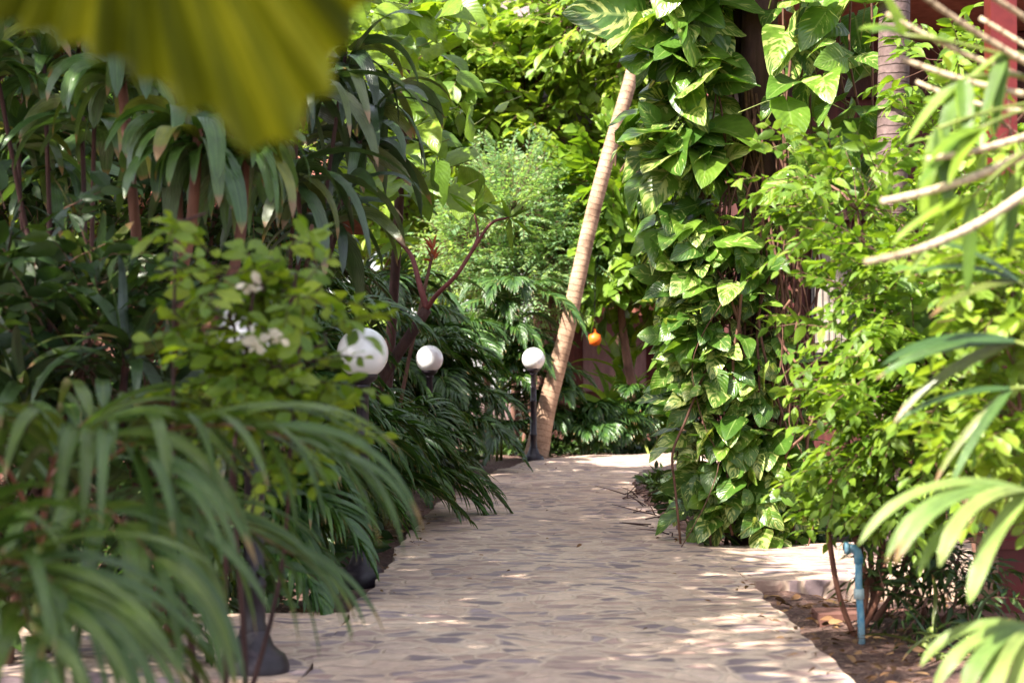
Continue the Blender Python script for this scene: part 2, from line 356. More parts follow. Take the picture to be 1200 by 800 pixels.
PETAL=[leaf_template(petal,4,1,.3,.5),leaf_template(petal,4,1,.2,.2)]

# ------------------------------------------------------------------ plant generators
def rdir(k): return nrm(rng.normal(0,1,(k,3)))
def sprays(bl,bs,B,D,L,m,size,tpl,droop=.25,ldroop=.3,splay=.85,m_leaf=0,r=.004,nj=.35,wscale=None):
    k=len(B); D=nrm(D); side=nrm(np.cross(D,UP)+rng.normal(0,.25,(k,3))); up=nrm(np.cross(side,D))
    L=np.broadcast_to(L,(k,)); P=[];DD=[];NN=[];S=[]
    g=np.array([0,0,-1.0])
    for j in range(m):
        t=(j+.8)/m; pos=B+D*(L*t)[:,None]+g*(droop*L*t*t)[:,None]
        a=1 if j%2 else -1
        if j==m-1: d=D+g*ldroop
        else: d=D*.6+side*splay*a+g*ldroop
        P.append(pos);DD.append(d+rng.normal(0,.22,(k,3)));NN.append(up+rng.normal(0,nj,(k,3)))
        S.append(size*rng.uniform(.65,1.2,k)*(.75+.5*math.sin(math.pi*t)))
    scatter(bl,tpl,np.concatenate(P),np.concatenate(DD),np.concatenate(NN),np.concatenate(S),m_leaf,wscale)
    if bs is not None:
        mid=B+D*(L*.5)[:,None]+g*(droop*L*.25)[:,None]; end=B+D*L[:,None]+g*(droop*L)[:,None]
        prisms(bs,B,mid,r,r*.8,sides=3); prisms(bs,mid,end,r*.8,r*.4,sides=3)
def wob(P): # soft clumping field
    return np.sin(P[:,0]*3.1+P[:,2]*2.3)+np.sin(P[:,1]*2.7-P[:,2]*3.9+1.3)+np.sin(P[:,0]*5.3-P[:,1]*4.1+P[:,2]*1.7)
def bush(name,label,cat,base,blobs,ntwig,m,twl,size,tpl,mat,bark,group=None,tr=.03,stems=3,droop=.25,ldroop=.35,part='foliage',clump=.6,extra=None,lean=(0,0,.25),trunkname='stem',wscale=None,nj=.35):
    base=np.asarray(base,float); root=thing(name,label,cat,base,group)
    bl=Buf();bs=Buf()
    blobs=np.array(blobs,float); w=np.prod(blobs[:,3:6],1)**(2/3.); w=w/w.sum()
    top=blobs[:,:3].mean(0)
    forks=[]
    for s in range(stems):
        tgt=blobs[s%len(blobs),:3]; b0=base+np.array([rng.uniform(-1,1),rng.uniform(-1,1),0])*tr*(2.5 if stems>1 else 0)
        midp=(b0*.45+tgt*.55)+rng.normal(0,.06,3)*np.linalg.norm(tgt-b0); midp[2]=max(midp[2],base[2]+.05)
        pts=smooth_path([b0,(b0*.6+midp*.4)+rng.normal(0,.03,3),midp,tgt],5)
        tube(bs,pts,np.linspace(tr,tr*.35,len(pts)),8)
        forks+=list(pts[len(pts)//2:])
    for c in blobs: 
        f=forks[int(np.argmin([np.linalg.norm(f-c[:3]) for f in forks]))]
        pts=smooth_path([f,(f+c[:3])/2+rng.normal(0,.04,3),c[:3]],4); tube(bs,pts,np.linspace(tr*.45,tr*.25,len(pts)),6)
    n=0;B=[];Dv=[];src=[]
    which=rng.choice(len(blobs),ntwig*3,p=w); c=blobs[which]
    u=rdir(ntwig*3); rr=rng.uniform(0,1,ntwig*3)**.45
    Pn=c[:,:3]+u*c[:,3:6]*rr[:,None]
    keep=(wob(Pn*(1.2/max(.3,np.mean(blobs[:,3:6]))) )>rng.normal(-clump*.2,1.0,len(Pn))*clump*1.5-.5)
    idx=np.where(keep & (Pn[:,2]>base[2]+.05))[0][:ntwig]
    Pn=Pn[idx]; d=nrm(u[idx]*c[idx][:,3:6])+np.array(lean)+rng.normal(0,.45,(len(idx),3))
    sprays(bl,bs,Pn,d,twl*rng.uniform(.7,1.25,len(Pn)),m,size,tpl,droop,ldroop,r=max(.0025,tr*.08),wscale=wscale,nj=nj)
    cc=blobs[which[idx]][:,:3]; sel=rng.uniform(0,1,len(idx))<.35
    prisms(bs,(cc+(Pn-cc)*.15)[sel],Pn[sel],tr*.16,max(.0025,tr*.08),sides=4)
    bl.build(part,mat,root); bs.build(trunkname,bark,root)
    if extra: extra(root)
    return root
def frond(name,root,pts,nl,ll,lw,ldroop,mats,start=.12,ang0=55,rr=.012,vee=.25,fold=.3,nseg=6,jit=.08,tipf=.45):
    """one pinnate palm leaf on a rachis polyline"""
    buf=Buf(); pts=np.asarray(pts,float); n=len(pts)
    tube(buf,pts,np.linspace(rr,rr*.25,n),6,1)
    T=nrm(np.gradient(pts,axis=0)); s=np.linspace(0,1,n)
    ts=np.linspace(start,1.0,nl); P=[];D=[];N=[];L=[];W=[]
    for i,t in enumerate(ts):
        p=np.array([np.interp(t,s,pts[:,k]) for k in range(3)]); d=nrm(np.array([np.interp(t,s,T[:,k]) for k in range(3)]))
        sd=np.cross(d,UP); sd=nrm(sd) if np.linalg.norm(sd)>.05 else np.array([1.,0,0]); up=np.cross(sd,d)
        q=(t-start)/(1-start); a=math.radians(ang0*(1-q)+14*q)
        for e in (-1,1):
            if i==nl-1: aa=.12
            else: aa=a
            dd=d*math.cos(aa)+(sd*e)*math.sin(aa)+up*vee+rng.normal(0,jit,3)
            P.append(p);D.append(dd);N.append(up-sd*e*.35+rng.normal(0,.1,3))
            L.append(ll*(.55+.75*math.sin(math.pi*(q*.8+.12)))*(1-q*(1-tipf))*rng.uniform(.88,1.1)); W.append(lw*(.75+.4*math.sin(math.pi*q))*rng.uniform(.85,1.1))
    ribbons(buf,np.array(P),np.array(D),np.array(N),np.array(L),np.array(W),ldroop*rng.uniform(.7,1.3,len(P)),nseg,fold=fold,m=0)
    return buf.build(name,mats,root)
def palm(label,base,stems,group,cat='palm',name='areca_palm',fl=1.2,nf=7,nl=26,ll=.34,lw=.026,ldroop=.9,mats=None,heads=None,stemr=.022,el=(35,80),az=None,fdroop=.75,stemmat=None):
    base=np.asarray(base,float); root=thing(name,label,cat,base,group); mats=mats or [M['palm'],M['stem']]
    for (dx,dy,h) in stems:
        bs=Buf(); b0=base+np.array([dx*.35,dy*.35,0]); tp=base+np.array([dx,dy,h])
        pts=bez(b0,b0*.4+tp*.6+np.array([-dx*.2,-dy*.2,h*.1]),tp,9)
        tube(bs,pts,np.linspace(stemr,stemr*.7,9),8); bs.build('stem',stemmat or M['stem'],root)
        a0=rng.uniform(0,6.28)
        for i in range(nf):
            if az: a=math.radians(rng.uniform(*az))
            else: a=a0+i*2.4
            e=math.radians(rng.uniform(*el)); l=fl*rng.uniform(.8,1.15)
            d=np.array([math.cos(a)*math.cos(e),math.sin(a)*math.cos(e),math.sin(e)])
            hd=np.array([math.cos(a),math.sin(a),0])
            p1=tp+d*l*.62; p2=p1+hd*l*.42*(1.1-math.sin(e)*.4)+np.array([0,0,-1])*l*fdroop*rng.uniform(.35,.8)
            frond('frond',root,bez(tp,p1,p2,14),nl,ll*l/fl,lw,ldroop,mats,ang0=62,rr=.009*fl)
    return root
def strap_plant(name,label,cat,base,heads,mat,bark,L,W,n,group=None,droop=2.2,stemr=.02,el=(-10,75),ncane=2):
    base=np.asarray(base,float); root=thing(name,label,cat,base,group)
    first=[]
    for hi,h in enumerate(heads):
        h=np.asarray(h,float); bs=Buf(); b0=base+np.array([rng.uniform(-.08,.08),rng.uniform(-.08,.08),0])
        if hi>=ncane: b0=first[hi%ncane]
        mid=(b0+h)/2+rng.normal(0,.05,3); pts=smooth_path([b0,mid,h],8)
        if hi<ncane: first.append(pts[int(len(pts)*.5)])
        tube(bs,pts,np.linspace(stemr,stemr*.75,len(pts)),8); bs.build('stem',bark,root)
        bl=Buf(); i=np.arange(n); a=i*2.39996+rng.uniform(0,6); e=np.radians(rng.uniform(el[0],el[1],n)); 
        D=np.stack([np.cos(a)*np.cos(e),np.sin(a)*np.cos(e),np.sin(e)],1)
        P=h+np.stack([0*a,0*a,-i/n*.12],1)+D*.02
        ribbons(bl,P,D,np.tile(UP,(n,1))+rng.normal(0,.4,(n,3)),L*rng.uniform(.55,1.2,n),W*rng.uniform(.7,1.15,n),droop*rng.uniform(.4,1.4,n),9,
                prof=lambda t: min(t/.3+.3,1)*max(1-t,0)**.42,fold=.22,wig=.6)
        bl.build('leaf_rosette',mat,root)
    return root

exec_parts=[]
#==SCENE==
# ================================================================== SETTING
def axis(vals): return np.array(sorted(set(np.round(vals,3))))
xs=axis(np.concatenate([np.linspace(-60,-8,20),np.arange(-8,8,.12),np.linspace(8,60,20)]))
ys=axis(np.concatenate([np.linspace(-20,2,12),np.arange(2,27,.12),np.linspace(27,80,24)]))
X,Y=np.meshgrid(xs,ys); Z=-.10+.022*np.sin(X*3.3+Y*1.7)+.018*np.sin(X*5.9-Y*4.1)+.012*np.sin(X*11+Y*9.3)
nx=len(xs);ny=len(ys)
b=Buf(); idx=np.arange(nx*ny).reshape(ny,nx)
b.add(np.stack([X.ravel(),Y.ravel(),Z.ravel()],1),np.stack([idx[:-1,:-1],idx[:-1,1:],idx[1:,1:],idx[1:,:-1]],-1).reshape(-1,4))
structure(b.build('ground',M['soil']))
LEFT=smooth_path([(-.80,2.5,0),(-.78,6.3,0),(-.75,8.0,0),(-.72,10,0),(-.72,11.5,0),(-.64,14,0),(-.56,15.9,0),(-.33,18,0),(.02,20.2,0),(.4,21.6,0),(1.1,22.7,0),(2.2,23.3,0),(3.6,23.6,0)],22)
RIGHT=smooth_path([(1.23,2.5,0),(1.24,6.2,0),(1.25,8.0,0),(1.27,9.2,0),(1.24,11.15,0),(1.16,13,0),(1.15,15.9,0),(1.25,17.5,0),(1.42,18.9,0),(1.75,20,0),(2.2,20.8,0),(2.8,21.3,0),(3.6,21.5,0)],22)
def slab(name,A,B,zt,th,k=14):
    b=Buf(); n=len(A); 
    wig=lambda P: .012*np.sin(P[:,1]*5.1)+.009*np.sin(P[:,1]*15.3+P[:,0]*5)
    A=A.copy();B=B.copy()
    if name=='path': A[:,0]+=wig(A); B[:,0]+=wig(B)
    rows=[]
    for j in range(k+1):
        t=j/k; P=A*(1-t)+B*t; P=P.copy(); P[:,2]=zt+.006*np.sin(P[:,0]*4+P[:,1]*2.1)+.005*np.sin(P[:,1]*5.3-P[:,0]*3); rows.append(P)
    low0=rows[0].copy(); low0[:,2]=zt-th; low1=rows[-1].copy(); low1[:,2]=zt-th
    rows=[low0]+rows+[low1]; V=np.stack(rows,0); kk=len(rows)
    idx=np.arange(kk*n).reshape(kk,n)
    b.add(V.reshape(-1,3),np.stack([idx[:-1,:-1],idx[:-1,1:],idx[1:,1:],idx[1:,:-1]],-1).reshape(-1,4)[:,::-1])
    for c in (0,n-1): # end caps
        e=V[:,c]; cap=np.vstack([e[1:-1],np.stack([e[1:-1,0],e[1:-1,1],np.full(kk-2,zt-th)],1)]); q=kk-2
        b.add(cap,[(i,i+1,q+i+1,q+i) for i in range(q-1)])
    return structure(b.build(name,M['flag'],smooth=False))
slab('path',LEFT,RIGHT,0,.2)
def lin(p,q,n): return np.linspace(p,q,n)
slab('side_path',lin((1.275,9.2,0),(5.5,9.0,0),40),lin((1.245,11.12,0),(5.5,11.4,0),40),-.005,.2,12)
slab('side_path',lin((-3.6,6.28,0),(-.785,6.28,0),30),lin((-3.6,8.1,0),(-.755,7.95,0),30),-.005,.2,12)

# loose litter on the beds
def litter(name,label,regions,n,mat,size,z):
    P=[]
    for (x0,x1,y0,y1,w) in regions:
        k=int(n*w); P.append(np.stack([rng.uniform(x0,x1,k),rng.uniform(y0,y1,k),np.full(k,z)],1))
    P=np.concatenate(P); k=len(P); P[:,2]+=rng.uniform(0,.03,k)
    a=rng.uniform(0,6.28,k); D=np.stack([np.cos(a),np.sin(a),rng.uniform(-.2,.35,k)],1)
    b=Buf(); scatter(b,OVAL+LANCE,P,D,np.tile(UP,(k,1))+rng.normal(0,.35,(k,3)),size*rng.uniform(.5,1.2,k))
    o=b.build(name,mat); o['kind']='stuff'; return tag(o,label,'leaf litter')
litter('leaf_litter','dry brown fallen leaves lying on the soil beds',[(-3,-.85,8.1,22,.45),(1.35,2.9,5,9.1,.3),(-3,-.9,3,6.2,.1),(1.3,2.6,11.4,19,.15)],3400,M['dry'],.065,-.085)
litter('leaf_litter','few small dry leaves scattered on the stone path',[(.95,1.2,11,16,.2),(-.7,1.1,7,20,.25),(1.1,1.25,6.2,9.1,.25),(-.74,-.58,8.3,15,.3)],150,M['dry'],.042,.010)

# low growth on the beds
k=0; bl=Buf()
gx=[];
for (x0,x1,y0,y1,n) in ((-2.6,-.95,11,19,420),(-2.2,-.5,18,22.5,260),(-.6,2.8,23.9,26,420),(1.35,2.6,11.5,18,260),(-3,-1.0,8.3,10.5,120)):
    gx.append(np.stack([rng.uniform(x0,x1,n),rng.uniform(y0,y1,n),np.full(n,-.08)],1))
gx=np.concatenate(gx); n=len(gx); dd=np.stack([rng.normal(0,.6,n),rng.normal(0,.6,n),np.ones(n)],1)
sprays(bl,None,gx,dd,rng.uniform(.12,.38,n),7,.12,OVAL+LANCE,droop=.3)
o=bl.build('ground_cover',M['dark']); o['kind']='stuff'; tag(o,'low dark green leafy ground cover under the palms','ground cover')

# ================================================================== LAMPS
def lamp(label,x,y,z=0):
    r=thing('path_lamp',label,'lamp',(x,y,z),'globe lamps along the path')
    b=Buf(); lathe(b,(x,y,z-.08),[(.001,0),(.135,0),(.135,.09),(.125,.115),(.118,.13),(.10,.14),(.075,.165),(.062,.2),(.056,.21),(.056,.225),(.001,.225)],32); b.build('base',M['blackiron'],r)
    b=Buf(); lathe(b,(x,y,z),[(.050,.135),(.052,.15),(.044,.17),(.042,.30),(.047,.305),(.047,.325),(.041,.33),(.038,.72),(.043,.725),(.043,.745),(.037,.75),(.034,1.06),(.044,1.065),(.044,1.085),(.034,1.09)],24); b.build('post',M['blackiron'],r)
    b=Buf(); lathe(b,(x,y,z),[(.03,1.07),(.045,1.09),(.075,1.115),(.085,1.13),(.085,1.148),(.001,1.15)],28); b.build('fitter',M['blackiron'],r)
    b=Buf(); R=.145; zc=1.13+R-.012
    lathe(b,(x,y,z+zc),[(max(.001,R*math.sin(a)),-R*math.cos(a)) for a in np.linspace(.02,math.pi-.001,28)],40); b.build('globe',M['globe'],r)
    return r
lamp('nearest globe lamp, its post standing on the side path',-.98,6.5)
lamp('globe lamp at the left path edge with its white globe in the palms',-.84,9.6,-.04)
lamp('white globe lamp half hidden behind palm fronds between two other lamps',-.87,18.0,-.02)
lamp('farthest globe lamp, standing clear at the foot of the leaning trunk',.27,21.45)

# ================================================================== BUILDINGS
r=thing('garden_bungalow','maroon walled bungalow with grey thatched roof beyond the path end','bungalow',(2.6,30,0))
b=Buf(); box(b,(.5,30,-.3),(6.5,34,5.2)); b.build('wall',M['wall'],r,False)
b=Buf(); 
A=np.array([(-.4,28.8,5.0),(7.4,28.8,5.0),(7.4,32,7.9),(-.4,32,7.9),(-.4,28.8,5.25),(7.4,28.8,5.25),(7.4,32,8.15),(-.4,32,8.15),(7.4,35.2,5.0),(-.4,35.2,5.0),(7.4,35.2,5.25),(-.4,35.2,5.25)])
b.add(A,[(0,1,2,3),(4,5,6,7),(0,1,5,4),(3,2,8,9),(7,6,10,11),(0,4,7,3),(1,2,6,5)]); b.build('roof',M['thatch'],r,False)
b=Buf(); box(b,(1.25,29.9,.75),(2.35,29.997,2.05)); b.build('shutter',M['purplewall'],r,False)
b=Buf(); box(b,(2.6,29.88,-.1),(3.5,29.996,2.1)); b.build('door',M['maroon'],r,False)
b=Buf(); box(b,(.9,29.0,2.12),(3.9,29.98,2.22)); box(b,(.9,28.98,2.05),(3.9,29.0,2.24)); b.build('awning',M['tile'],r,False)
b=Buf(); box(b,(.7,28.6,-.3),(4,29.85,.25)); b.build('veranda',M['brick'],r,False)
b=Buf(); lathe(b,(1.183,24.4,1.557),[(.001,-.09),(.07,-.07),(.10,0),(.08,.07),(.02,.10),(.012,.16),(.001,.16)],16)
lb=thing('hanging_lantern','small orange lantern hanging right of the leaning trunk','lantern',(1.183,24.4,1.557)); b.build('shade',M['orange'],lb)
b=Buf(); tube(b,[(1.183,24.4,1.70),(1.19,24.42,2.4),(1.32,24.75,3.2)],.006,6); b.build('hook',M['blackiron'],lb)

r=thing('tiled_cottage','red roofed cottage behind hanging leaves on the left','cottage',(-3,18.6,0))
b=Buf(); box(b,(-6,18.6,-.3),(-2.3,21.2,2.9)); b.build('wall',M['brick'],r,False)
b=Buf(); b.add(np.array([(-6.4,18.0,2.85),(-1.85,18.0,2.85),(-1.85,19.9,3.5),(-6.4,19.9,3.5),(-6.4,18.0,2.98),(-1.85,18.0,2.98),(-1.85,19.9,3.62),(-6.4,19.9,3.62),(-6.4,21.8,2.85),(-1.85,21.8,2.85),(-6.4,21.8,2.98),(-1.85,21.8,2.98)]),
   [(0,1,2,3),(4,5,6,7),(0,1,5,4),(1,2,6,5),(0,3,7,4),(3,2,9,8),(7,6,11,10)]); b.build('roof',M['tile'],r,False)
b=Buf(); box(b,(-3.3,18.53,1.1),(-2.5,18.596,2.3)); b.build('window',M['darkglass'],r,False)

r=thing('timber_pavilion','dark red timber pavilion behind the vines on the right','pavilion',(4,14,0))
b=Buf(); box(b,(2.2,14,-.3),(9,18,3.9)); b.build('wall',M['wall'],r,False)
for (x0,x1,z0,z1) in ((2.15,9.05,2.35,2.55),(2.15,9.05,3.35,3.6),(2.15,9.05,.9,1.05)):
    b=Buf(); box(b,(x0,13.88,z0),(x1,13.997,z1)); b.build('beam',M['darkbark'],r,False)
for x in (2.15,3.1,4.4):
    b=Buf(); box(b,(x,13.84,-.2),(x+.14,13.995,3.35)); b.build('corner_post',M['wall'],r,False)
w=None
b=Buf(); box(b,(2.45,13.95,1.2),(2.95,13.994,2.28)); w=b.build('window',M['darkglass'],r,False)
b=Buf(); ribbons(b,[(2.5+.05*i,13.93,2.27) for i in range(5)],[(0,0,-1.)]*5,[(0,-1.,0)]*5,1.0,.06,0,6,prof=lambda t:1,fold=.5); b.build('curtain',M['curtain'],w)
b=Buf(); box(b,(2.0,12.1,3.92),(9.4,18.6,4.1)); b.add(np.array([(1.9,12.0,4.05),(9.5,12.0,4.05),(9.5,16,5.6),(1.9,16,5.6)]),[(0,1,2,3)]); b.build('roof',M['tile'],r,False)  # front overhang lengthened to keep the sun off the wall below

r=thing('red_post','dark red painted post on a wider red plinth at the right','post',(2.44,8.5,-.1))
b=Buf(); box(b,(2.375,8.44,.28),(2.505,8.56,3.6)); b.build('shaft',M['redpaint'],r,False)
b=Buf(); box(b,(2.36,8.30,-.15),(2.74,8.70,.26)); box(b,(2.33,8.27,.262),(2.77,8.73,.30)); b.build('plinth',M['redpaint'],r,False)

# ================================================================== BLUE PIPE, STONE EDGING
r=thing('standpipe','blue plastic water pipe with elbow, standing in the soil bed','water pipe',(1.55,7.75,-.1))
x0,y0=1.56,7.7
b=Buf(); tube(b,[(x0+.015,y0,-.15),(x0+.01,y0,.02),(x0,y0,.16),(x0,y0,.30)],.0165,14); b.build('pipe',M['bluepvc'],r)
b=Buf(); tube(b,[(x0,y0,.26),(x0,y0,.29),(x0-.006,y0,.312),(x0-.022,y0,.326),(x0-.05,y0,.328)],[.021,.021,.021,.021,.021],14); tube(b,[(x0-.045,y0,.328),(x0-.062,y0,.328)],[.028,.028],14); b.build('elbow',M['bluepvc'],r)
b=Buf(); tube(b,[(x0+.002,y0,.10),(x0+.001,y0,.145)],.0235,14); b.build('coupling',M['paint'],r)
b=Buf(); 
for i in range(5):
    xx=1.48+i*.34; box(b,(xx,8.22+.02*math.sin(i*3),-.16),(xx+.325,8.46+.02*math.sin(i*2),-.045+.006*math.sin(i*5)))
tag(b.build('stone_edging',M['brick'],None,False),'low concrete edging slabs crossing the soil bed behind the pipe','edging')
b=Buf()
for i in range(26):
    p=np.array([rng.uniform(.95,1.2),rng.uniform(11.3,15.5),.015]); a=rng.uniform(0,6.28); l=rng.uniform(.12,.4)
    q=p+np.array([math.cos(a)*l,math.sin(a)*l,rng.uniform(0,.10)]); tube(b,[p,(p+q)/2+rng.normal(0,.02,3)*[1,1,.3],q],[.005,.004,.002],5)
o=b.build('dead_vine_stems',M['darkbark']); o['kind']='stuff'; tag(o,'tangle of dry brown stems on the right path edge','stems')

# ================================================================== TREES WITH TRUNKS
def trunk_tree(name,label,cat,pts,rad,mat,crown=None,group=None,sides=14,trunk='trunk'):
    r=thing(name,label,cat,pts[0],group); b=Buf(); P=smooth_path(pts,6)
    tube(b,P,np.interp(np.linspace(0,1,len(P)),np.linspace(0,1,len(rad)),rad),sides); b.build(trunk,mat,r)
    if crown:
        tip=P[-1]
        for i in range(crown['n']):
            a=i*2.4+.4; e=math.radians(rng.uniform(5,65)); l=crown['l']*rng.uniform(.85,1.1)
            hd=np.array([math.cos(a),math.sin(a),0]); d=hd*math.cos(e)+UP*math.sin(e)
            p1=tip+d*l*.55; p2=p1+hd*l*.45-UP*l*rng.uniform(.2,.6)
            frond('frond',r,bez(tip,p1,p2,14),36,.5,.035,1.0,[M['palm'],M['stem']],ang0=65,rr=.022)
    return r
trunk_tree('palm_tree','pale smooth palm trunk leaning right behind the farthest lamp','palm tree',[at(626,533,22.2)*[1,1,0]-[0,0,.12],at(640,480,22.3),at(664,388,22.4),at(690,270,22.5),at(712,185,22.5),at(740,90,22.6),at(768,-20,22.7),at(790,-90,22.8)],[.175,.125,.108,.10,.096,.094,.09,.088],M['palmtrunk'],dict(n=11,l=2.6))
trunk_tree('palm_tree','grey ringed palm trunk standing upright right of the variegated vine','palm tree',[(2.30,10.6,-.15),(2.33,10.6,1.2),(2.37,10.6,2.6),(2.40,10.6,4.6),(2.42,10.6,5.6)],[.14,.10,.098,.095,.09],M['greytrunk'],dict(n=10,l=2.2))
# the vine's host tree
r=thing('broadleaf_tree','dark brown trunk wrapped in pothos vine at the right path edge','tree',(1.62,11.9,-.1))
b=Buf()
P=smooth_path([(1.66,11.62,-.15),(1.64,11.62,.4),(1.66,11.55,1.6),(1.66,11.45,2.6),(1.67,11.45,3.6),(1.75,11.6,5.2)],8); tube(b,P,np.linspace(.17,.11,len(P)),14)
P2=smooth_path([(1.68,11.5,2.5),(1.60,11.55,3.0),(1.57,11.6,3.5),(1.5,11.7,4.6)],6); tube(b,P2,np.linspace(.08,.05,len(P2)),10)
b.build('trunk',M['darkbark'],r)
b=Buf(); bs=Buf()
B=np.array([1.7,11.9,5.6])+rdir(260)*rng.uniform(.3,1,(260,1))**.5*np.array([1.5,1.6,1.0])
sprays(b,bs,B,rdir(260)+[0,0,.3],.5,9,.17,OVAL,r=.006); b.build('crown',M['shrubgreen'],r); bs.build('twigs',M['bark'],r)

# ================================================================== POTHOS VINES
def pothos(name,label,n,sampler,size,group='pothos vines',stems=(),petr=.0045,down=.9,loc=(1.6,11.8,0)):
    r=thing(name,label,'vine',loc,group)
    P,O,S=sampler(n); k=len(P)
    D=O*.75+np.array([-.55,-.15,-.8])*down*rng.uniform(.15,1.1,(k,1))+rng.normal(0,.45,(k,3))
    N=O*.35+np.array([-.15,-.45,.85])+rng.normal(0,.48,(k,3))
    D=nrm(D)
    bl=Buf(); scatter(bl,HEART,P,D,N,S,0,(.85,1.15)); bs=bl; Dn=nrm(D); A=P-O*S[:,None]*.9+np.stack([rng.normal(0,.08,k),rng.normal(0,.05,k),-S*rng.uniform(.1,.9,k)],1)
    M1=A*.4+P*.6+np.array([0,0,1.])*S[:,None]*.1
    prisms(bs,A,M1,petr,petr*.9,m=1); prisms(bs,M1,P,petr*.9,petr*.7,m=1); bs.build('foliage',[M['pothos'],M['stem']],r)
    if stems:
        b=Buf()
        for pts,rad in stems: tube(b,smooth_path(pts,6),rad,6)
        b.build('vine_stems',M['vinestem'],r)
    return r
PY=np.array([-60,0,70,110,160,215,330,400,470,520,580,620,640])
PL=np.array([725,722,752,785,725,766,764,768,772,778,786,800,812])
PR=np.array([862,856,852,855,862,880,915,935,945,950,955,955,950])
def shell(n,y0,y1,Yc=11.55,pow_=1.0,thin=.75):
    n2=n*2; py=rng.uniform(y0,y1,n*2); l=np.interp(py,PY,PL); rr=np.interp(py,PY,PR)
    a=rng.uniform(0,2*math.pi,n*2); a=np.where(np.sin(a)>.5,-a,a)  # mostly the faces seen from the path
    q=rng.uniform(.25,1.0,n*2)**.6
    c=(l+rr)/2;h=(rr-l)/2
    px=c+h*q*np.cos(a); Yv=Yc+.55*q*np.sin(a)*(1 if True else 1)
    P=np.stack([(px-600)*Yv/F,Yv,CAMZ-(py-HOR)*Yv/F],1)
    keep=(wob(P*2.2)>rng.normal(-1.25,.8,len(P))) & (P[:,2]>.02) & ((px<835)|(py>330)|(rng.uniform(0,1,len(P))<.45))
    i=np.where(keep)[0][:n]; P=P[i]; O=nrm(np.stack([np.cos(a[i])*1.0,np.sin(a[i]),0*a[i]+.1],1)); 
    return P,O,(.175+.20*np.clip((330-py[i])/330,0,1))*(.45+.95*rng.uniform(0,1,len(i))**1.2)
def roots(k,x0,x1,z0,z1,Yc=11.6):
    out=[]
    for i in range(k):
        x=rng.uniform(x0,x1); zt=z1*rng.uniform(.75,1); pts=[]; y=Yc+rng.uniform(-.25,.05); ph=rng.uniform(0,6)
        w1=rng.uniform(3,9); am=rng.uniform(.03,.12); ze=z0+(zt-z0)*max(0,rng.uniform(-.6,.6)); dr=rng.uniform(-.18,.18)
        for t in np.linspace(0,1,9): pts.append((x+dr*t+am*math.sin(ph+t*w1)+rng.normal(0,.018),y+.06*math.sin(ph*2+t*w1*.8)+rng.normal(0,.02),zt+(ze-zt)*t))
        out.append((pts,rng.uniform(.003,.011)))
    return out
pothos('pothos_vine','large variegated yellow-green vine leaves climbing the upper dark trunk',250,lambda n:shell(n,-70,300),.3,stems=roots(22,1.2,1.6,.4,3.7)+roots(16,1.45,1.85,.2,3.4,11.4))
pothos('pothos_vine','smaller variegated vine leaves covering the foot of the dark trunk',760,lambda n:shell(n,270,640,11.5),.22,stems=roots(44,1.42,1.98,-.08,2.6,11.45)+roots(7,1.15,1.85,-.05,1.9,11.1))
def hang(n):
    px=rng.choice([925,940,955,985,1010,1030,970,990],n)+rng.normal(0,16,n); py=rng.uniform(-50,230,n); Yv=rng.uniform(10.6,11.6,n)
    P=np.stack([(px-600)*Yv/F,Yv,CAMZ-(py-HOR)*Yv/F],1); a=rng.uniform(-2.6,-.5,n)
    return P,np.stack([np.cos(a),np.sin(a),0*a],1),.29*rng.uniform(.6,1.3,n)
pothos('pothos_vine','variegated leaves hanging on thin stems right of the dark trunk',85,hang,.26,down=1.0,loc=(2.0,11.2,3),
  stems=[([at(px,-70,11.1),at(px+rng.uniform(-9,9),60,11.1),at(px+rng.uniform(-9,9),150,11.1),at(px+rng.uniform(-12,12),rng.uniform(190,330),11.1)],.008) for px in (918,935,958,972,992,1003,1022,1036)])
# orange-yellow twisted liana on the trunk
b=Buf(); tube(b,smooth_path([at(878,-40,11.5),at(893,12,11.4),at(906,40,11.4),at(905,85,11.45),at(888,120,11.45),at(878,165,11.5),at(872,230,11.5),at(880,300,11.5),at(872,380,11.5)],7),[.016]*57 if False else .016,8)
tag(b.build('liana',M['cane']),'pale twisted liana winding down the dark trunk','vine')

# ================================================================== RIGHT SIDE SHRUBS
bush('star_gooseberry_shrub','lush bright green shrub with small paired leaves beside the pothos trunk','shrub',(1.72,8.2,-.1),
 [(*at(1005,245,7.9),.28,.3,.24),(*at(1070,330,7.6),.38,.4,.33),(*at(1010,390,7.9),.22,.3,.33),(*at(1085,440,7.5),.36,.4,.33),(*at(1030,520,7.7),.27,.35,.28),(*at(1110,540,7.6),.36,.4,.32),(*at(950,205,8.2),.18,.25,.12),(*at(1110,290,7.8),.30,.3,.4),(*at(1140,420,7.6),.30,.3,.4)],
 640,10,.27,.078,OVAL,M['shrubgreen'],M['bark'],group='leafy shrubs right of the path',tr=.018,stems=4,clump=.45,lean=(-.35,-.25,.15))
bush('lime_leaf_shrub','glossy lime green shrub at the right picture edge before the red post','shrub',(1.95,5.6,-.1),
 [(*at(1185,330,5.6),.20,.25,.18),(*at(1185,150,6.0),.12,.2,.22),(*at(1200,255,5.7),.14,.2,.14),(*at(1150,470,5.8),.14,.2,.14),(*at(1180,410,5.5),.20,.25,.16),(*at(1195,500,5.6),.17,.22,.18)],
 190,8,.20,.075,OBOV,M['lime'],M['bark'],group='leafy shrubs right of the path',tr=.016,stems=2,clump=.4,lean=(-.5,-.1,.1))
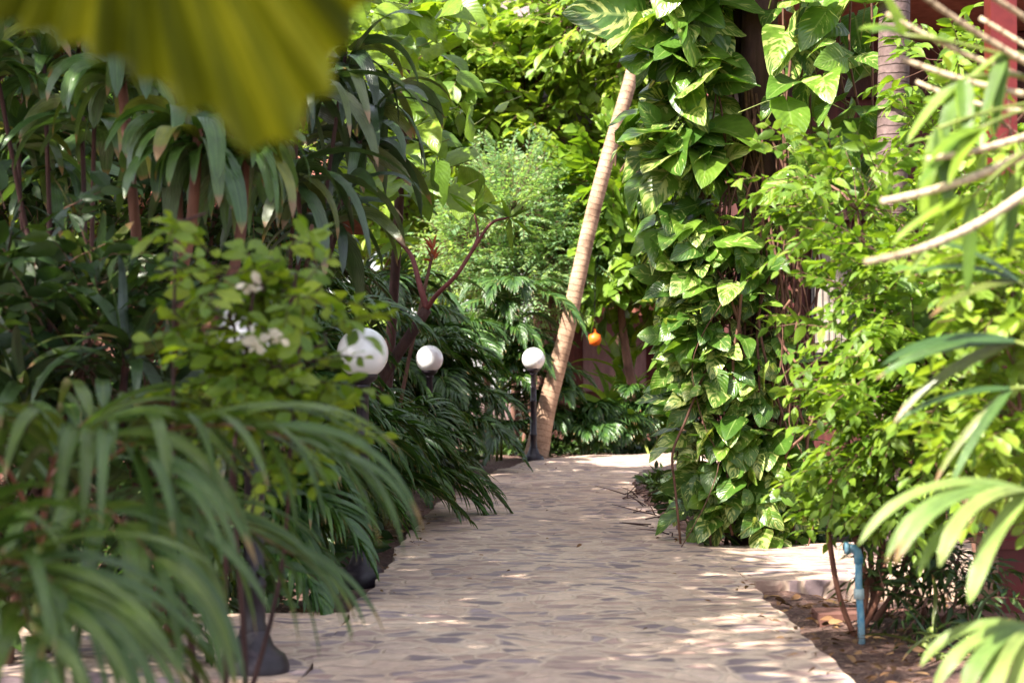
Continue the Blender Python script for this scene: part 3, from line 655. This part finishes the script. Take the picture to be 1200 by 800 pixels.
bush('low_shrub','dark low shrub behind the blue pipe','shrub',(1.95,8.0,-.1),
 [(*at(1070,630,7.9),.25,.25,.22),(*at(1120,660,7.8),.25,.25,.22),(*at(1085,700,7.6),.2,.2,.1)],110,8,.22,.08,LANCE,M['dark'],M['bark'],group='leafy shrubs right of the path',tr=.014,stems=3)
bush('pavilion_shrub','fine light green shrub between the grey trunk and the red post','shrub',(2.75,10.0,-.1),
 [(*at(1110,70,10.0),.25,.3,.3),(*at(1110,180,10),.32,.3,.4),(*at(1150,280,10),.4,.3,.5),(*at(1120,420,10),.4,.3,.5)],190,9,.3,.10,OVAL,M['shrubgreen'],M['bark'],group='leafy shrubs right of the path',tr=.02,stems=3,lean=(-.3,-.2,.1))
# sapling stems by the pipe
r=thing('sapling','thin brown bare-stemmed sapling beside the blue pipe','sapling',(1.50,7.9,-.1)); b=Buf()
for pts in ([(1.58,7.85,-.12),(1.50,7.85,.1),(1.46,7.9,.38)],[(1.58,7.85,-.12),(1.64,7.9,.15),(1.58,8.0,.42)],[(1.58,7.85,-.12),(1.72,7.9,.2),(1.70,8.1,.7)]): tube(b,smooth_path(pts,5),.013,7)
b.build('stem',M['redbark'],r)
bl=Buf(); B=np.array([1.58,7.95,.5])+rdir(34)*[.2,.15,.12]; sprays(bl,None,B,rdir(34)+[0,0,.3],.2,7,.075,OVAL); bl.build('foliage',M['shrubgreen'],r)

# fingered palms bottom right
def finger_palm(label,hub,fingers,Y,base,wid,mat):
    r=thing('lady_palm',label,'palm',base,'lady palms at the bottom right')
    b=Buf(); tube(b,smooth_path([base,(np.array(base)+hub)/2+[.03,0,.05],hub],6),.011,7); b.build('stem',M['stem'],r)
    for group_ in fingers:
        b=Buf()
        for (dx,dy,dz,L,dr) in group_:
            ribbons(b,[hub],[(dx,dy,dz)],[(0,-.5,1.)],L,wid*rng.uniform(.85,1.15),dr,12,prof=lambda t: min(t/.25+.25,1)*(1 if t<.72 else max(1-(t-.72)/.28,0)**.5*.999+.12),fold=.3)
        b.build('fan_leaf',mat,r)
    return r
Y4=4.0
hub1=at(1205,575,4.0); hub2=at(1212,735,4.0)
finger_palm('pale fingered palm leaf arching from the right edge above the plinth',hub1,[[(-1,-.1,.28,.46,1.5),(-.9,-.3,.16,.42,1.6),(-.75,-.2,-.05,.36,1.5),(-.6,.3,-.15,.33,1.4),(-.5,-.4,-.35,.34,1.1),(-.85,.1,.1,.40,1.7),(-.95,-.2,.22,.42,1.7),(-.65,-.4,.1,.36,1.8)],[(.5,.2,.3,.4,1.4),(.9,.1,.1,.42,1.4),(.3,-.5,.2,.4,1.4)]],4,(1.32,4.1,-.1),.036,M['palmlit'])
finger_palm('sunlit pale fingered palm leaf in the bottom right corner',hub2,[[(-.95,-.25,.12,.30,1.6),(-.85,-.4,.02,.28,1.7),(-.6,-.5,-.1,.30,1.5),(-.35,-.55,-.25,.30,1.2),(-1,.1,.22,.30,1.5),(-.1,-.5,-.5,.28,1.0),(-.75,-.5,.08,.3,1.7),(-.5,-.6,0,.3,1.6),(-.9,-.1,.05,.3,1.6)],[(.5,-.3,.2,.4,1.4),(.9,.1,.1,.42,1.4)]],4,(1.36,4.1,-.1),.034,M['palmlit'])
# pale arching canes with strap leaves
r=thing('cane_plant','plant of long pale bare canes with broad strap leaves at the right edge','plant',(1.68,4.5,-.1))
root=at(1310,120,4.35)
b=Buf(); tube(b,smooth_path([(1.68,4.5,-.15),(1.62,4.45,.6),(1.60,4.4,1.3),root],6),np.linspace(.022,.013,19),8); b.build('stem',M['cane'],r)
for (p1,p2,rad) in ((at(1190,172,4.2),at(1088,186,4.1),.0095),(at(1165,215,4.2),at(1034,236,4.1),.0115),(at(1180,282,4.1),at(1014,307,4.0),.0115),(at(1190,75,4.3),at(1075,-12,4.2),.010),(at(1190,120,4.3),at(1058,68,4.3),.009),(at(1180,95,4.35),at(1040,15,4.3),.0085),(at(1240,30,4.3),at(1125,-25,4.2),.0085),(at(1250,80,4.4),at(1150,20,4.4),.0075),(at(1190,150,4.5),at(1075,95,4.5),.007),(at(1240,60,4.5),at(1190,-30,4.4),.008)):
    b=Buf(); tube(b,bez(root,p1,p2,22),rad*np.linspace(1.15,.72,22)*(1+.06*np.sin(np.arange(22)*2.1)),8); b.build('cane',M['cane'],r)
for (tip,dirv,k,L,W) in ((at(1150,150,4.2),(-.5,-.2,-.3),4,.24,.038),(at(1100,150,4.2),(-.1,-.1,-1),4,.24,.045),(at(1140,230,4.15),(-.8,-.2,-.5),3,.24,.045),(at(1060,40,4.3),(-.5,-.1,.5),3,.12,.05),(at(1180,60,4.3),(-.3,-.2,-.9),4,.22,.036),(at(1130,90,4.3),(-.6,-.2,-.4),4,.22,.05),(at(1195,200,4.4),(-.4,-.2,-.8),4,.22,.036),(at(1190,400,4.6),(-1,-.1,.02),3,.40,.06),(at(1195,330,4.6),(-.8,0,.4),3,.3,.04),(at(1185,455,4.6),(-1,0,-.25),3,.34,.035)):
    tip=np.array(tip); b=Buf(); src=root if L<.3 and tip[2]>1.4 else np.array([1.61,4.42,1.0]); tube(b,bez(src,(src+tip)/2+[0,0,.06],tip,10),.005,6,1); D=np.tile(np.array(dirv,float),(k,1))+rng.normal(0,.28,(k,3)); ribbons(b,np.tile(tip,(k,1)),D,np.tile([0,-.6,1.],(k,1)),L,W,.7,8,prof=lambda t: min(t/.3+.35,1)*max(1-t,0)**.4)
    b.build('strap_leaves',[M['shrubgreen'] if L<.3 else M['strap'],M['stem']],r)
# low sprouts in the bed
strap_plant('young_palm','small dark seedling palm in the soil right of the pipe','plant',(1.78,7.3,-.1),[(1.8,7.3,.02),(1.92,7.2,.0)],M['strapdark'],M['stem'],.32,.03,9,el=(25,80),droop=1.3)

# ================================================================== LEFT SIDE
# foreground hanging fan leaf
r=thing('fan_palm','olive fan palm leaf hanging close at the top left corner','palm',(-.95,1.5,-.1))
hub=at(120,-300,1.75)
b=Buf(); tube(b,smooth_path([(-.95,1.5,-.1),(-.95,1.5,1.2),(-.85,1.55,2.2),(-.6,1.65,2.25),hub],8),[.012]*33,8); b.build('stem',M['stem'],r)
b=Buf(); nseg=22; V=[];U=[];
angs=np.linspace(math.radians(-168),math.radians(-15),nseg*2+1)
OUT=[(-200,-200),(-120,-60),(-40,5),(30,22),(100,48),(165,82),(205,112),(245,130),(285,165),(312,178),(350,140),(380,90),(402,40),(425,0),(440,-60),(430,-200)]
OQ=sorted((math.degrees(math.atan2(-(y+300),x-120)),math.hypot(x-120,y+300)*1.75/F) for x,y in OUT); OA=[q[0] for q in OQ]; OLn=[q[1] for q in OQ]
def tiplen(a):
    d=math.degrees(a); 
    return np.interp(d,OA,OLn)
nr=9
for i,a in enumerate(angs):
    for j in range(nr+1):
        s=j/nr; L=tiplen(a)*(1 if i%2==0 else .955); rr=.01+s*L
        if i%2==0 and j==nr: rr*=1.02
        pl=.017*s*(1 if i%2 else -1)*(.4+.6*s)
        V.append(hub+np.array([math.cos(a)*rr,.03*math.sin(3*s)+pl+.03*math.sin(a*2)*s*(1-s),math.sin(a)*rr])); U.append((i/len(angs),s))
Fc=[(i*(nr+1)+j,(i+1)*(nr+1)+j,(i+1)*(nr+1)+j+1,i*(nr+1)+j+1) for i in range(nseg*2) for j in range(nr)]
b.add(np.array(V),Fc,np.array(U)); b.build('fan_leaf',M['fan'],r,False)

# foreground broad palm
def fg_palm(label,base,top,fr,nl,ll,lw,dr):
    r=thing('areca_palm',label,'palm',base,'broad-leaved palms in the left foreground')
    b=Buf(); tube(b,smooth_path([base,(np.array(base)*.5+np.array(top)*.5)+[.02,0,.03],top],6),.018,9); b.build('stem',M['stem'],r)
    for (p1,p2,k) in fr: frond('frond',r,bez(top,p1,p2,16),int(nl*k),ll*k**.3,lw,dr,[M['palmfg'],M['redstem']],start=.2,ang0=46,rr=.007,vee=.25,nseg=10,fold=.22,tipf=.95)
    return r
fg_palm('big palm with broad arching fronds reaching over the left path edge',(-1.25,4.3,-.1),at(50,640,4.3),
  [(at(150,430,4.2),at(385,530,4.0),1.15),(at(170,540,4.4),at(345,650,4.3),.95),(at(50,430,4.3),at(200,560,3.8),1.0),(at(-20,430,4.2),at(-110,560,4.0),.9),(at(90,520,3.9),at(200,680,3.6),.8),(at(60,430,4.6),at(225,480,5.0),.9)],13,.44,.046,2.0)
fg_palm('lower palm with reddish stalk and drooping fronds in the bottom left corner',(-1.25,3.6,-.1),at(-60,740,3.6),
  [(at(-10,580,3.5),at(110,730,3.3),1.0),(at(-60,560,3.5),at(-100,700,3.4),1.0),(at(10,620,3.7),at(50,770,3.1),.9),(at(30,640,3.8),at(170,750,3.9),.9)],12,.38,.041,1.6)
# yellow-green flowering shrub
def flw(root):
    b=Buf(); c=np.array([at(300,338,4.5),at(322,395,4.5),at(298,402,4.5)])
    for q in c:
        k=6; d=rdir(k)+np.array([0,-.5,-.2]); scatter(b,PETAL,np.tile(q,(k,1))+rng.normal(0,.012,(k,3)),d,rdir(k),.036*rng.uniform(.7,1.2,k))
    b.build('blossom',M['flower'],root)
bush('flowering_shrub','yellow-green shrub with a few white blossoms in front of the lamps','shrub',(-.85,4.9,-.1),
 [(*at(205,262,4.9),.09,.12,.045),(*at(300,315,4.8),.14,.16,.10),(*at(345,345,4.8),.09,.15,.08),(*at(275,385,4.9),.12,.16,.10),(*at(330,430,4.9),.13,.18,.10),(*at(380,390,4.9),.07,.15,.08),(*at(270,460,5.0),.11,.16,.09),(*at(340,520,5.0),.12,.15,.10)],
 170,8,.17,.060,OBOV,M['olive'],M['darkbark'],tr=.012,stems=4,clump=.4,extra=flw,lean=(.1,-.1,.15),ldroop=.15)
# strap leaved shrubs, upper left
strap_plant('dracaena','tall dracaena with broad drooping grey-green leaves on brown canes','dracaena',(-1.42,7.0,-.1),
  [at(205,128,7.0),at(140,78,7.2),at(288,165,7.0),at(232,150,6.8)],M['strap'],M['redbark'],.42,.112,24,'dracaenas left of the path',droop=4.0,el=(-25,60),stemr=.028)
strap_plant('dracaena','dracaena with leaves hanging in the top left corner under the fan leaf','dracaena',(-2.1,7.8,-.1),
  [at(50,70,7.8),at(110,120,7.6),at(20,150,8.0),at(90,30,8.0),at(-10,60,7.6),at(60,190,8.2)],M['strap'],M['darkbark'],.42,.10,22,'dracaenas left of the path',droop=3.4,stemr=.013)
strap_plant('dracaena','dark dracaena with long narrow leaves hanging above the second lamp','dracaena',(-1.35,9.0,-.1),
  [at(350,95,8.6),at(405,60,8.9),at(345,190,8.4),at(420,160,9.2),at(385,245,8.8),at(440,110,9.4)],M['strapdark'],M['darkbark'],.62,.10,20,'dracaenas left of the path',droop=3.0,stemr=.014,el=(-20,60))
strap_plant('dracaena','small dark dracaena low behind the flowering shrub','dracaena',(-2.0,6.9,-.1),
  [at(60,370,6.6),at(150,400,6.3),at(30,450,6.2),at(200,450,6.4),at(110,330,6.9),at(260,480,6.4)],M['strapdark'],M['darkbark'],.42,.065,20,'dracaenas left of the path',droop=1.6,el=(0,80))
# dark shrubs filling the left
for (lab,base,bl,n,sz,tpl,mt) in (
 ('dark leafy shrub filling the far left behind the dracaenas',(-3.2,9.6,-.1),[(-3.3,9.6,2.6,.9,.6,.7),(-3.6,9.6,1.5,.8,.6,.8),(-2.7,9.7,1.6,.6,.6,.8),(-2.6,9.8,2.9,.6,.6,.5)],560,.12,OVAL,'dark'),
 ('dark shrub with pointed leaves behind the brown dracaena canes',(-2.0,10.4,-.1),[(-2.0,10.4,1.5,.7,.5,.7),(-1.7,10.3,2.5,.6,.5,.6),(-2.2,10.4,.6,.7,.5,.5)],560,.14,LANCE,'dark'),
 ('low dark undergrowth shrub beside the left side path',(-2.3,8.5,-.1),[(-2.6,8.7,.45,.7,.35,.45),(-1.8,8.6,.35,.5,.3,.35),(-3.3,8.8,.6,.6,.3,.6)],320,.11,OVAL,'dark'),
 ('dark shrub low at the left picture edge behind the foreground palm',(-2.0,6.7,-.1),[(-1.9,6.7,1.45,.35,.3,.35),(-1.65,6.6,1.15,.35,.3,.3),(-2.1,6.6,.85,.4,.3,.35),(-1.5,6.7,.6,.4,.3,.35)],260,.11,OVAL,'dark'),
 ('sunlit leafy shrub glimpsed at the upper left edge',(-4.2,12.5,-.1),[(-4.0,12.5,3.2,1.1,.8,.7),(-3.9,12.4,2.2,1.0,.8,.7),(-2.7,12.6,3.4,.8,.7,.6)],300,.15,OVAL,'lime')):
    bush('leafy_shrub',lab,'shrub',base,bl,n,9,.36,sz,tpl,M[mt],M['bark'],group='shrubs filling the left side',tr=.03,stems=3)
# dark palms along the left path edge, round to the path end
spots=[('small dark palm between the two nearest lamps',-1.35,8.55,[(0,0,.3),(-.1,.1,.55)],1.0,(-60,80)),
('dark palm with arching fronds above the second lamp base',-1.40,10.4,[(0,0,.35),(-.15,.1,.65),(-.3,0,1.0)],1.3,(-70,80)),
('dark palm spreading grey fronds just past the second lamp',-1.30,11.8,[(0,0,.3),(-.1,.1,.6)],1.2,(-90,70)),
('glossy palm leaning over the path short of the half hidden lamp',-1.2,13.6,[(0,0,.3),(-.1,.1,.5)],1.15,(-95,70)),
('palm rising behind the red forked branch',-1.75,15.2,[(-.1,0,.8),(-.2,0,1.3),(-.3,.1,1.7)],1.35,(-130,60)),
('low dark palm under the red forked branch',-1.1,12.9,[(0,0,.3),(.05,.1,.45)],1.05,(-110,70)),
('second row palm with pale stems left of the red forked branch',-2.1,13.2,[(0,0,.7),(-.1,0,1.2),(.2,.1,1.5)],1.4,(-120,60)),
('palm in the second row behind the half hidden lamp',-1.75,18.6,[(0,0,.7),(.1,.1,1.2),(.2,.1,1.7)],1.35,(-120,60)),
('palm filling the gap between the half hidden lamp and the farthest lamp',-1.0,19.9,[(0,0,.3),(.1,.1,.6),(0,.1,.95)],1.1,(-200,-40)),
('palm standing behind the glossy palms near the far left bend',-1.3,21.5,[(0,0,.9),(.2,.1,1.4),(0,.1,2.0)],1.5,(-140,30)),
('glossy low palm at the bend beside the half hidden lamp',-.95,16.0,[(0,0,.25),(-.1,.1,.5)],1.05,(-110,60)),
('tall palm with drooping glossy fronds behind the half hidden lamp',-1.0,19.2,[(0,0,.4),(0,0,.8),(-.15,.1,1.2)],1.35,(-120,50)),
('glossy palm just left of the farthest lamp',-.75,20.7,[(0,0,.4),(-.1,.1,.9),(-.1,.2,1.4)],1.15,(-150,20)),
('bright palm crown left of the leaning trunk',-.2,22.8,[(0,0,.9),(0,0,1.5),(.15,.1,2.0)],1.5,(-150,30)),
('dark palm right of the leaning trunk foot',.95,23.3,[(0,0,.15),(.1,.1,.3),(.2,.2,.35)],1.0,(-170,10)),
('dark bluish palm behind the farthest lamp post',.2,23.2,[(0,0,.35),(.1,.1,.7),(0,.2,1.1)],1.25,(-160,-10)),
('palm at the path end below the orange lantern',1.65,24.0,[(0,0,.3),(.1,.1,.6),(.3,.1,.4)],1.1,(-180,0))]
for (lab,x,y,st,fl,az) in spots:
    palm(lab,(x,y,-.1),st,'dark palms along the path',fl=fl,nf=8,nl=26,ll=.38,lw=.048,ldroop=1.4,az=az,el=(25,85))
strap_plant('broad_leaf_plant','upright plant with broad bright leaves before the maroon bungalow','plant',(1.5,25.6,-.1),[(1.5,25.6,.5),(1.75,25.5,.8),(2.0,25.7,.4),(1.65,25.8,1.2)],M['shrubgreen'],M['stem'],.8,.17,13,'broad leaved plants at the path end',droop=1.1,el=(20,85))
strap_plant('broad_leaf_plant','low broad leaved plant at the path end against the pothos foot','plant',(1.85,22.9,-.1),[(1.75,23.6,.2),(2.1,23.7,.3)],M['lime'],M['stem'],.6,.18,11,'broad leaved plants at the path end',droop=1.2,el=(15,80))
# red forked branch
r=thing('frangipani','bare reddish forked tree branch above the left palms','tree',(-.75,13.6,-.1))
b=Buf(); f=at(500,362,13.4)
tube(b,smooth_path([(-1.3,13.6,-.15),(-1.12,13.55,.85),f],7),np.linspace(.06,.042,15),9); b.build('trunk',M['darkbark'],r)
for pts,ra in (([f,at(492,335,13.4),at(482,300,13.5),at(466,282,13.6)],.03),([f,at(512,345,13.3),at(535,322,13.2),at(552,296,13.2),at(575,262,13.2),at(597,255,13.2)],.021),([at(552,296,13.2),at(560,275,13.3),at(556,250,13.4)],.014)):
    b=Buf(); P=smooth_path(pts,6); tube(b,P,np.linspace(ra,ra*.45,len(P)),8); b.build('branch',M['maroon'],r)
    bl=Buf(); k=14; scatter(bl,LANCE,np.tile(P[-1],(k,1)),rdir(k)+[0,0,.3],rdir(k)+[0,0,1.],.24*rng.uniform(.7,1.2,k)); bl.build('leaf_tuft',M['shrubgreen'],r)
strap_plant('bromeliad','small orange-red bromeliad among the left palms','bromeliad',(-1.05,14.5,-.1),[at(508,292,14.5)],M['redleaf'],M['bark'],.14,.03,22,el=(10,85),droop=.6)
# broad leaves on a second clad tree
def sh2(n):
    px=rng.normal(470,45,n); py=rng.uniform(-40,235,n); Yv=rng.uniform(15.5,17.5,n); P=np.stack([(px-600)*Yv/F,Yv,CAMZ-(py-HOR)*Yv/F],1)
    a=rng.uniform(-2.8,-.3,n); return P,np.stack([np.cos(a),np.sin(a),0*a],1),.29*rng.uniform(.5,1.5,n)
r=trunk_tree('vine_clad_tree','slim brown trunk rising through bright vine leaves top left of centre','tree',[(-1.35,17.4,-.15),(-1.2,17.4,2),(-1.08,17.2,4),(-1.0,17.2,6)],[.06,.05,.045,.04],M['darkbark'])
r=thing('philodendron_vine','big bright lime vine leaves hanging on the slim left trunk','vine',(-1.1,17,0)); P,O,S=sh2(130); k=len(P)
bl=Buf(); scatter(bl,HEART,P,nrm(O*.6+np.array([.4,0,-.5])+rng.normal(0,.5,(k,3))),O*.4+np.array([-.1,-.3,.8])+rng.normal(0,.45,(k,3)),S,0,(.8,1.1)); prisms(bl,P-O*.25+[0,0,.1],P,.006,.005,m=1); bl.build('foliage',[M['shrubgreen'],M['stem']],r)

# ================================================================== FAR TREES
bush('feathery_tree','rounded fine-leaved feathery tree in the centre background','tree',(.0,25.0,-.1),
 [(.05,25,3.5,.95,.8,.75),(-.55,25,3.0,.7,.7,.6),(.65,25,2.9,.7,.7,.6),(.1,25,2.4,.9,.7,.5)],1500,15,.5,.085,TINY,M['feather'],M['bark'],tr=.05,stems=4,clump=.35,droop=.1,ldroop=.1)
far=[('mid green tree between the leaning trunk and the variegated vine',(1.9,25.2,-.1),[(1.55,25.2,2.9,.55,.5,.7),(1.5,25,3.9,.6,.5,.6),(2.2,25.2,3.6,.6,.5,.8),(2.3,25.2,2.3,.45,.5,.45)],170,.22,HEARTS,'shrubgreen'),
('bright schefflera-like tree behind the feathery tree',(.2,28.5,-.1),[(.2,28.5,5.6,1.5,1,1.0),(-.9,28.5,6.4,1.3,1,1.0),(1.0,28.3,6.9,1.2,1,1.0),(-.4,28.3,4.6,1.3,.9,.7)],330,.28,OBOV,'lime'),
('lime leaved tree left of the feathery tree',(-2.3,28,-.1),[(-2.0,28,6.0,1.3,1,1.3),(-1.8,28,4.2,1.2,1,1.1),(-3,28,5.0,1.1,1,1.2),(-2.2,28,2.6,1.1,.8,.9)],380,.28,OVAL,'lime'),
('tall bright tree at the far end above the leaning trunk',(1.7,27.2,-.1),[(1.7,27.2,6.9,1.3,1,.9),(2.9,27.2,6.0,1.3,1,1.0),(2.6,27.3,4.0,.7,.8,.7)],330,.24,OVAL,'lime'),
('light green tree far behind the red roofed cottage',(-4.5,33,-.1),[(-4.5,33,6.5,2.5,1.4,1.6),(-6.5,33,5,2,1.4,2),(-2.5,33,7.5,2,1.4,1.4)],420,.32,OVAL,'shrubgreen'),
('pale lime tree farthest away in the middle',(-.5,38,-.1),[(-.5,38,6,2.5,1.4,2),(-2.8,38,5,2.2,1.4,2),(1.6,38,7.5,2.2,1.4,1.6),(.2,38,3,2.4,1.4,1.5),(-1.2,38,9,2.4,1.4,1.3)],640,.36,OVAL,'lime'),
('dark broad tree behind the timber pavilion',(7,24,-.1),[(6,24,6,2.2,1.5,1.6),(8.5,24,5,2.2,1.5,2),(4.6,24,7,1.6,1.2,1)],420,.28,OVAL,'dark'),
('tall green tree behind the far left shrubs',(-5.6,19,-.1),[(-5.2,19,4.5,1.6,1.2,1.3),(-4.2,19,3,1.3,1.2,1.2),(-6,19,2.5,1.4,1.2,1.3)],420,.24,OVAL,'shrubgreen')]
for (lab,base,bl,n,sz,tpl,mt) in far:
    bush('background_tree',lab,'tree',base,bl,int(n*1.35),9,.75,sz,tpl,M[mt],M['bark'],group='trees in the background',tr=.11,stems=1,part='crown',trunkname='trunk',clump=.5)
# shade trees left of the path, crowns placed to keep the sun off it
for (lab,x,y) in (('tall shade tree whose low boughs hang over the left dracaenas',-4.0,8.6),('tall shade tree at the left behind the dark shrubs',-4.1,12.2),('shade tree crown closing the top left background',-4.4,14.6)):
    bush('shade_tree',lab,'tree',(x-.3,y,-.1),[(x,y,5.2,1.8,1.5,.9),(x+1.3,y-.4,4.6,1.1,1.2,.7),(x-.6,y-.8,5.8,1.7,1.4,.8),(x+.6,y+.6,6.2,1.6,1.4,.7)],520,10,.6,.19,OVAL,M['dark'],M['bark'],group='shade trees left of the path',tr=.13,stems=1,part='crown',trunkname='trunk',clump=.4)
bush('shade_tree','unseen shade tree nearest the camera, its crown added beyond the top left corner to block the sun','tree',(-4.2,4.6,-.1),[(-3.6,4.2,5.2,1.5,1.6,.8),(-3.9,2.2,4.7,1.3,1.4,.7),(-3.4,6.2,5.2,1.2,1.2,.7),(-2.7,.1,4.4,1.05,1.2,.6),(-3.6,.4,5.2,1.2,1.5,.6)],980,10,.6,.19,OVAL,M['dark'],M['bark'],group='shade trees left of the path',tr=.13,stems=1,part='crown',trunkname='trunk',clump=.4)  # unseen tree, crown shaped to shade the fan leaf, foreground palms and near path

# ================================================================== LIGHT, SKY, CAMERA
sundir=nrm(np.array([-.52,-.45,.75]))
sl=bpy.data.lights.new('sun','SUN'); sl.energy=5.0; sl.angle=math.radians(.55); sl.color=(1,.94,.82)
so=bpy.data.objects.new('sun',sl); COL.objects.link(so); so.rotation_euler=Vector(sundir).to_track_quat('Z','Y').to_euler(); so.location=(-6,-4,10)
w=bpy.data.worlds.new('World'); sc.world=w; w.use_nodes=True; nt=w.node_tree
bg=nt.nodes['Background']; sky=nt.nodes.new('ShaderNodeTexSky'); sky.sky_type='NISHITA'; sky.sun_disc=False
sky.sun_elevation=math.asin(sundir[2]); sky.sun_rotation=math.atan2(sundir[0],sundir[1]); sky.air_density=1.0; sky.dust_density=2.5
nt.links.new(mixc(nt,.30,sky.outputs[0],(6.2,5.7,5.2)),bg.inputs[0]); bg.inputs[1].default_value=.122
cd=bpy.data.cameras.new('camera'); cam=bpy.data.objects.new('camera',cd); COL.objects.link(cam); sc.camera=cam
cam.location=(0,0,CAMZ); cd.sensor_width=36; cd.lens=60.0; cd.clip_start=.05; cd.clip_end=500
cam.rotation_euler=(math.pi/2+math.atan((HOR-400)/F),0,0)
cd.dof.use_dof=True; cd.dof.focus_distance=12.2; cd.dof.aperture_fstop=2.8; cd.dof.aperture_blades=8
vs=sc.view_settings; vs.view_transform='Standard'; vs.look='None'; vs.exposure=1.93; vs.gamma=1
cy=sc.cycles; cy.max_bounces=8; cy.diffuse_bounces=4; cy.glossy_bounces=2; cy.transmission_bounces=4; cy.transparent_max_bounces=4; cy.use_denoising=True; cy.caustics_reflective=False; cy.caustics_refractive=False
cy.sample_clamp_indirect=6
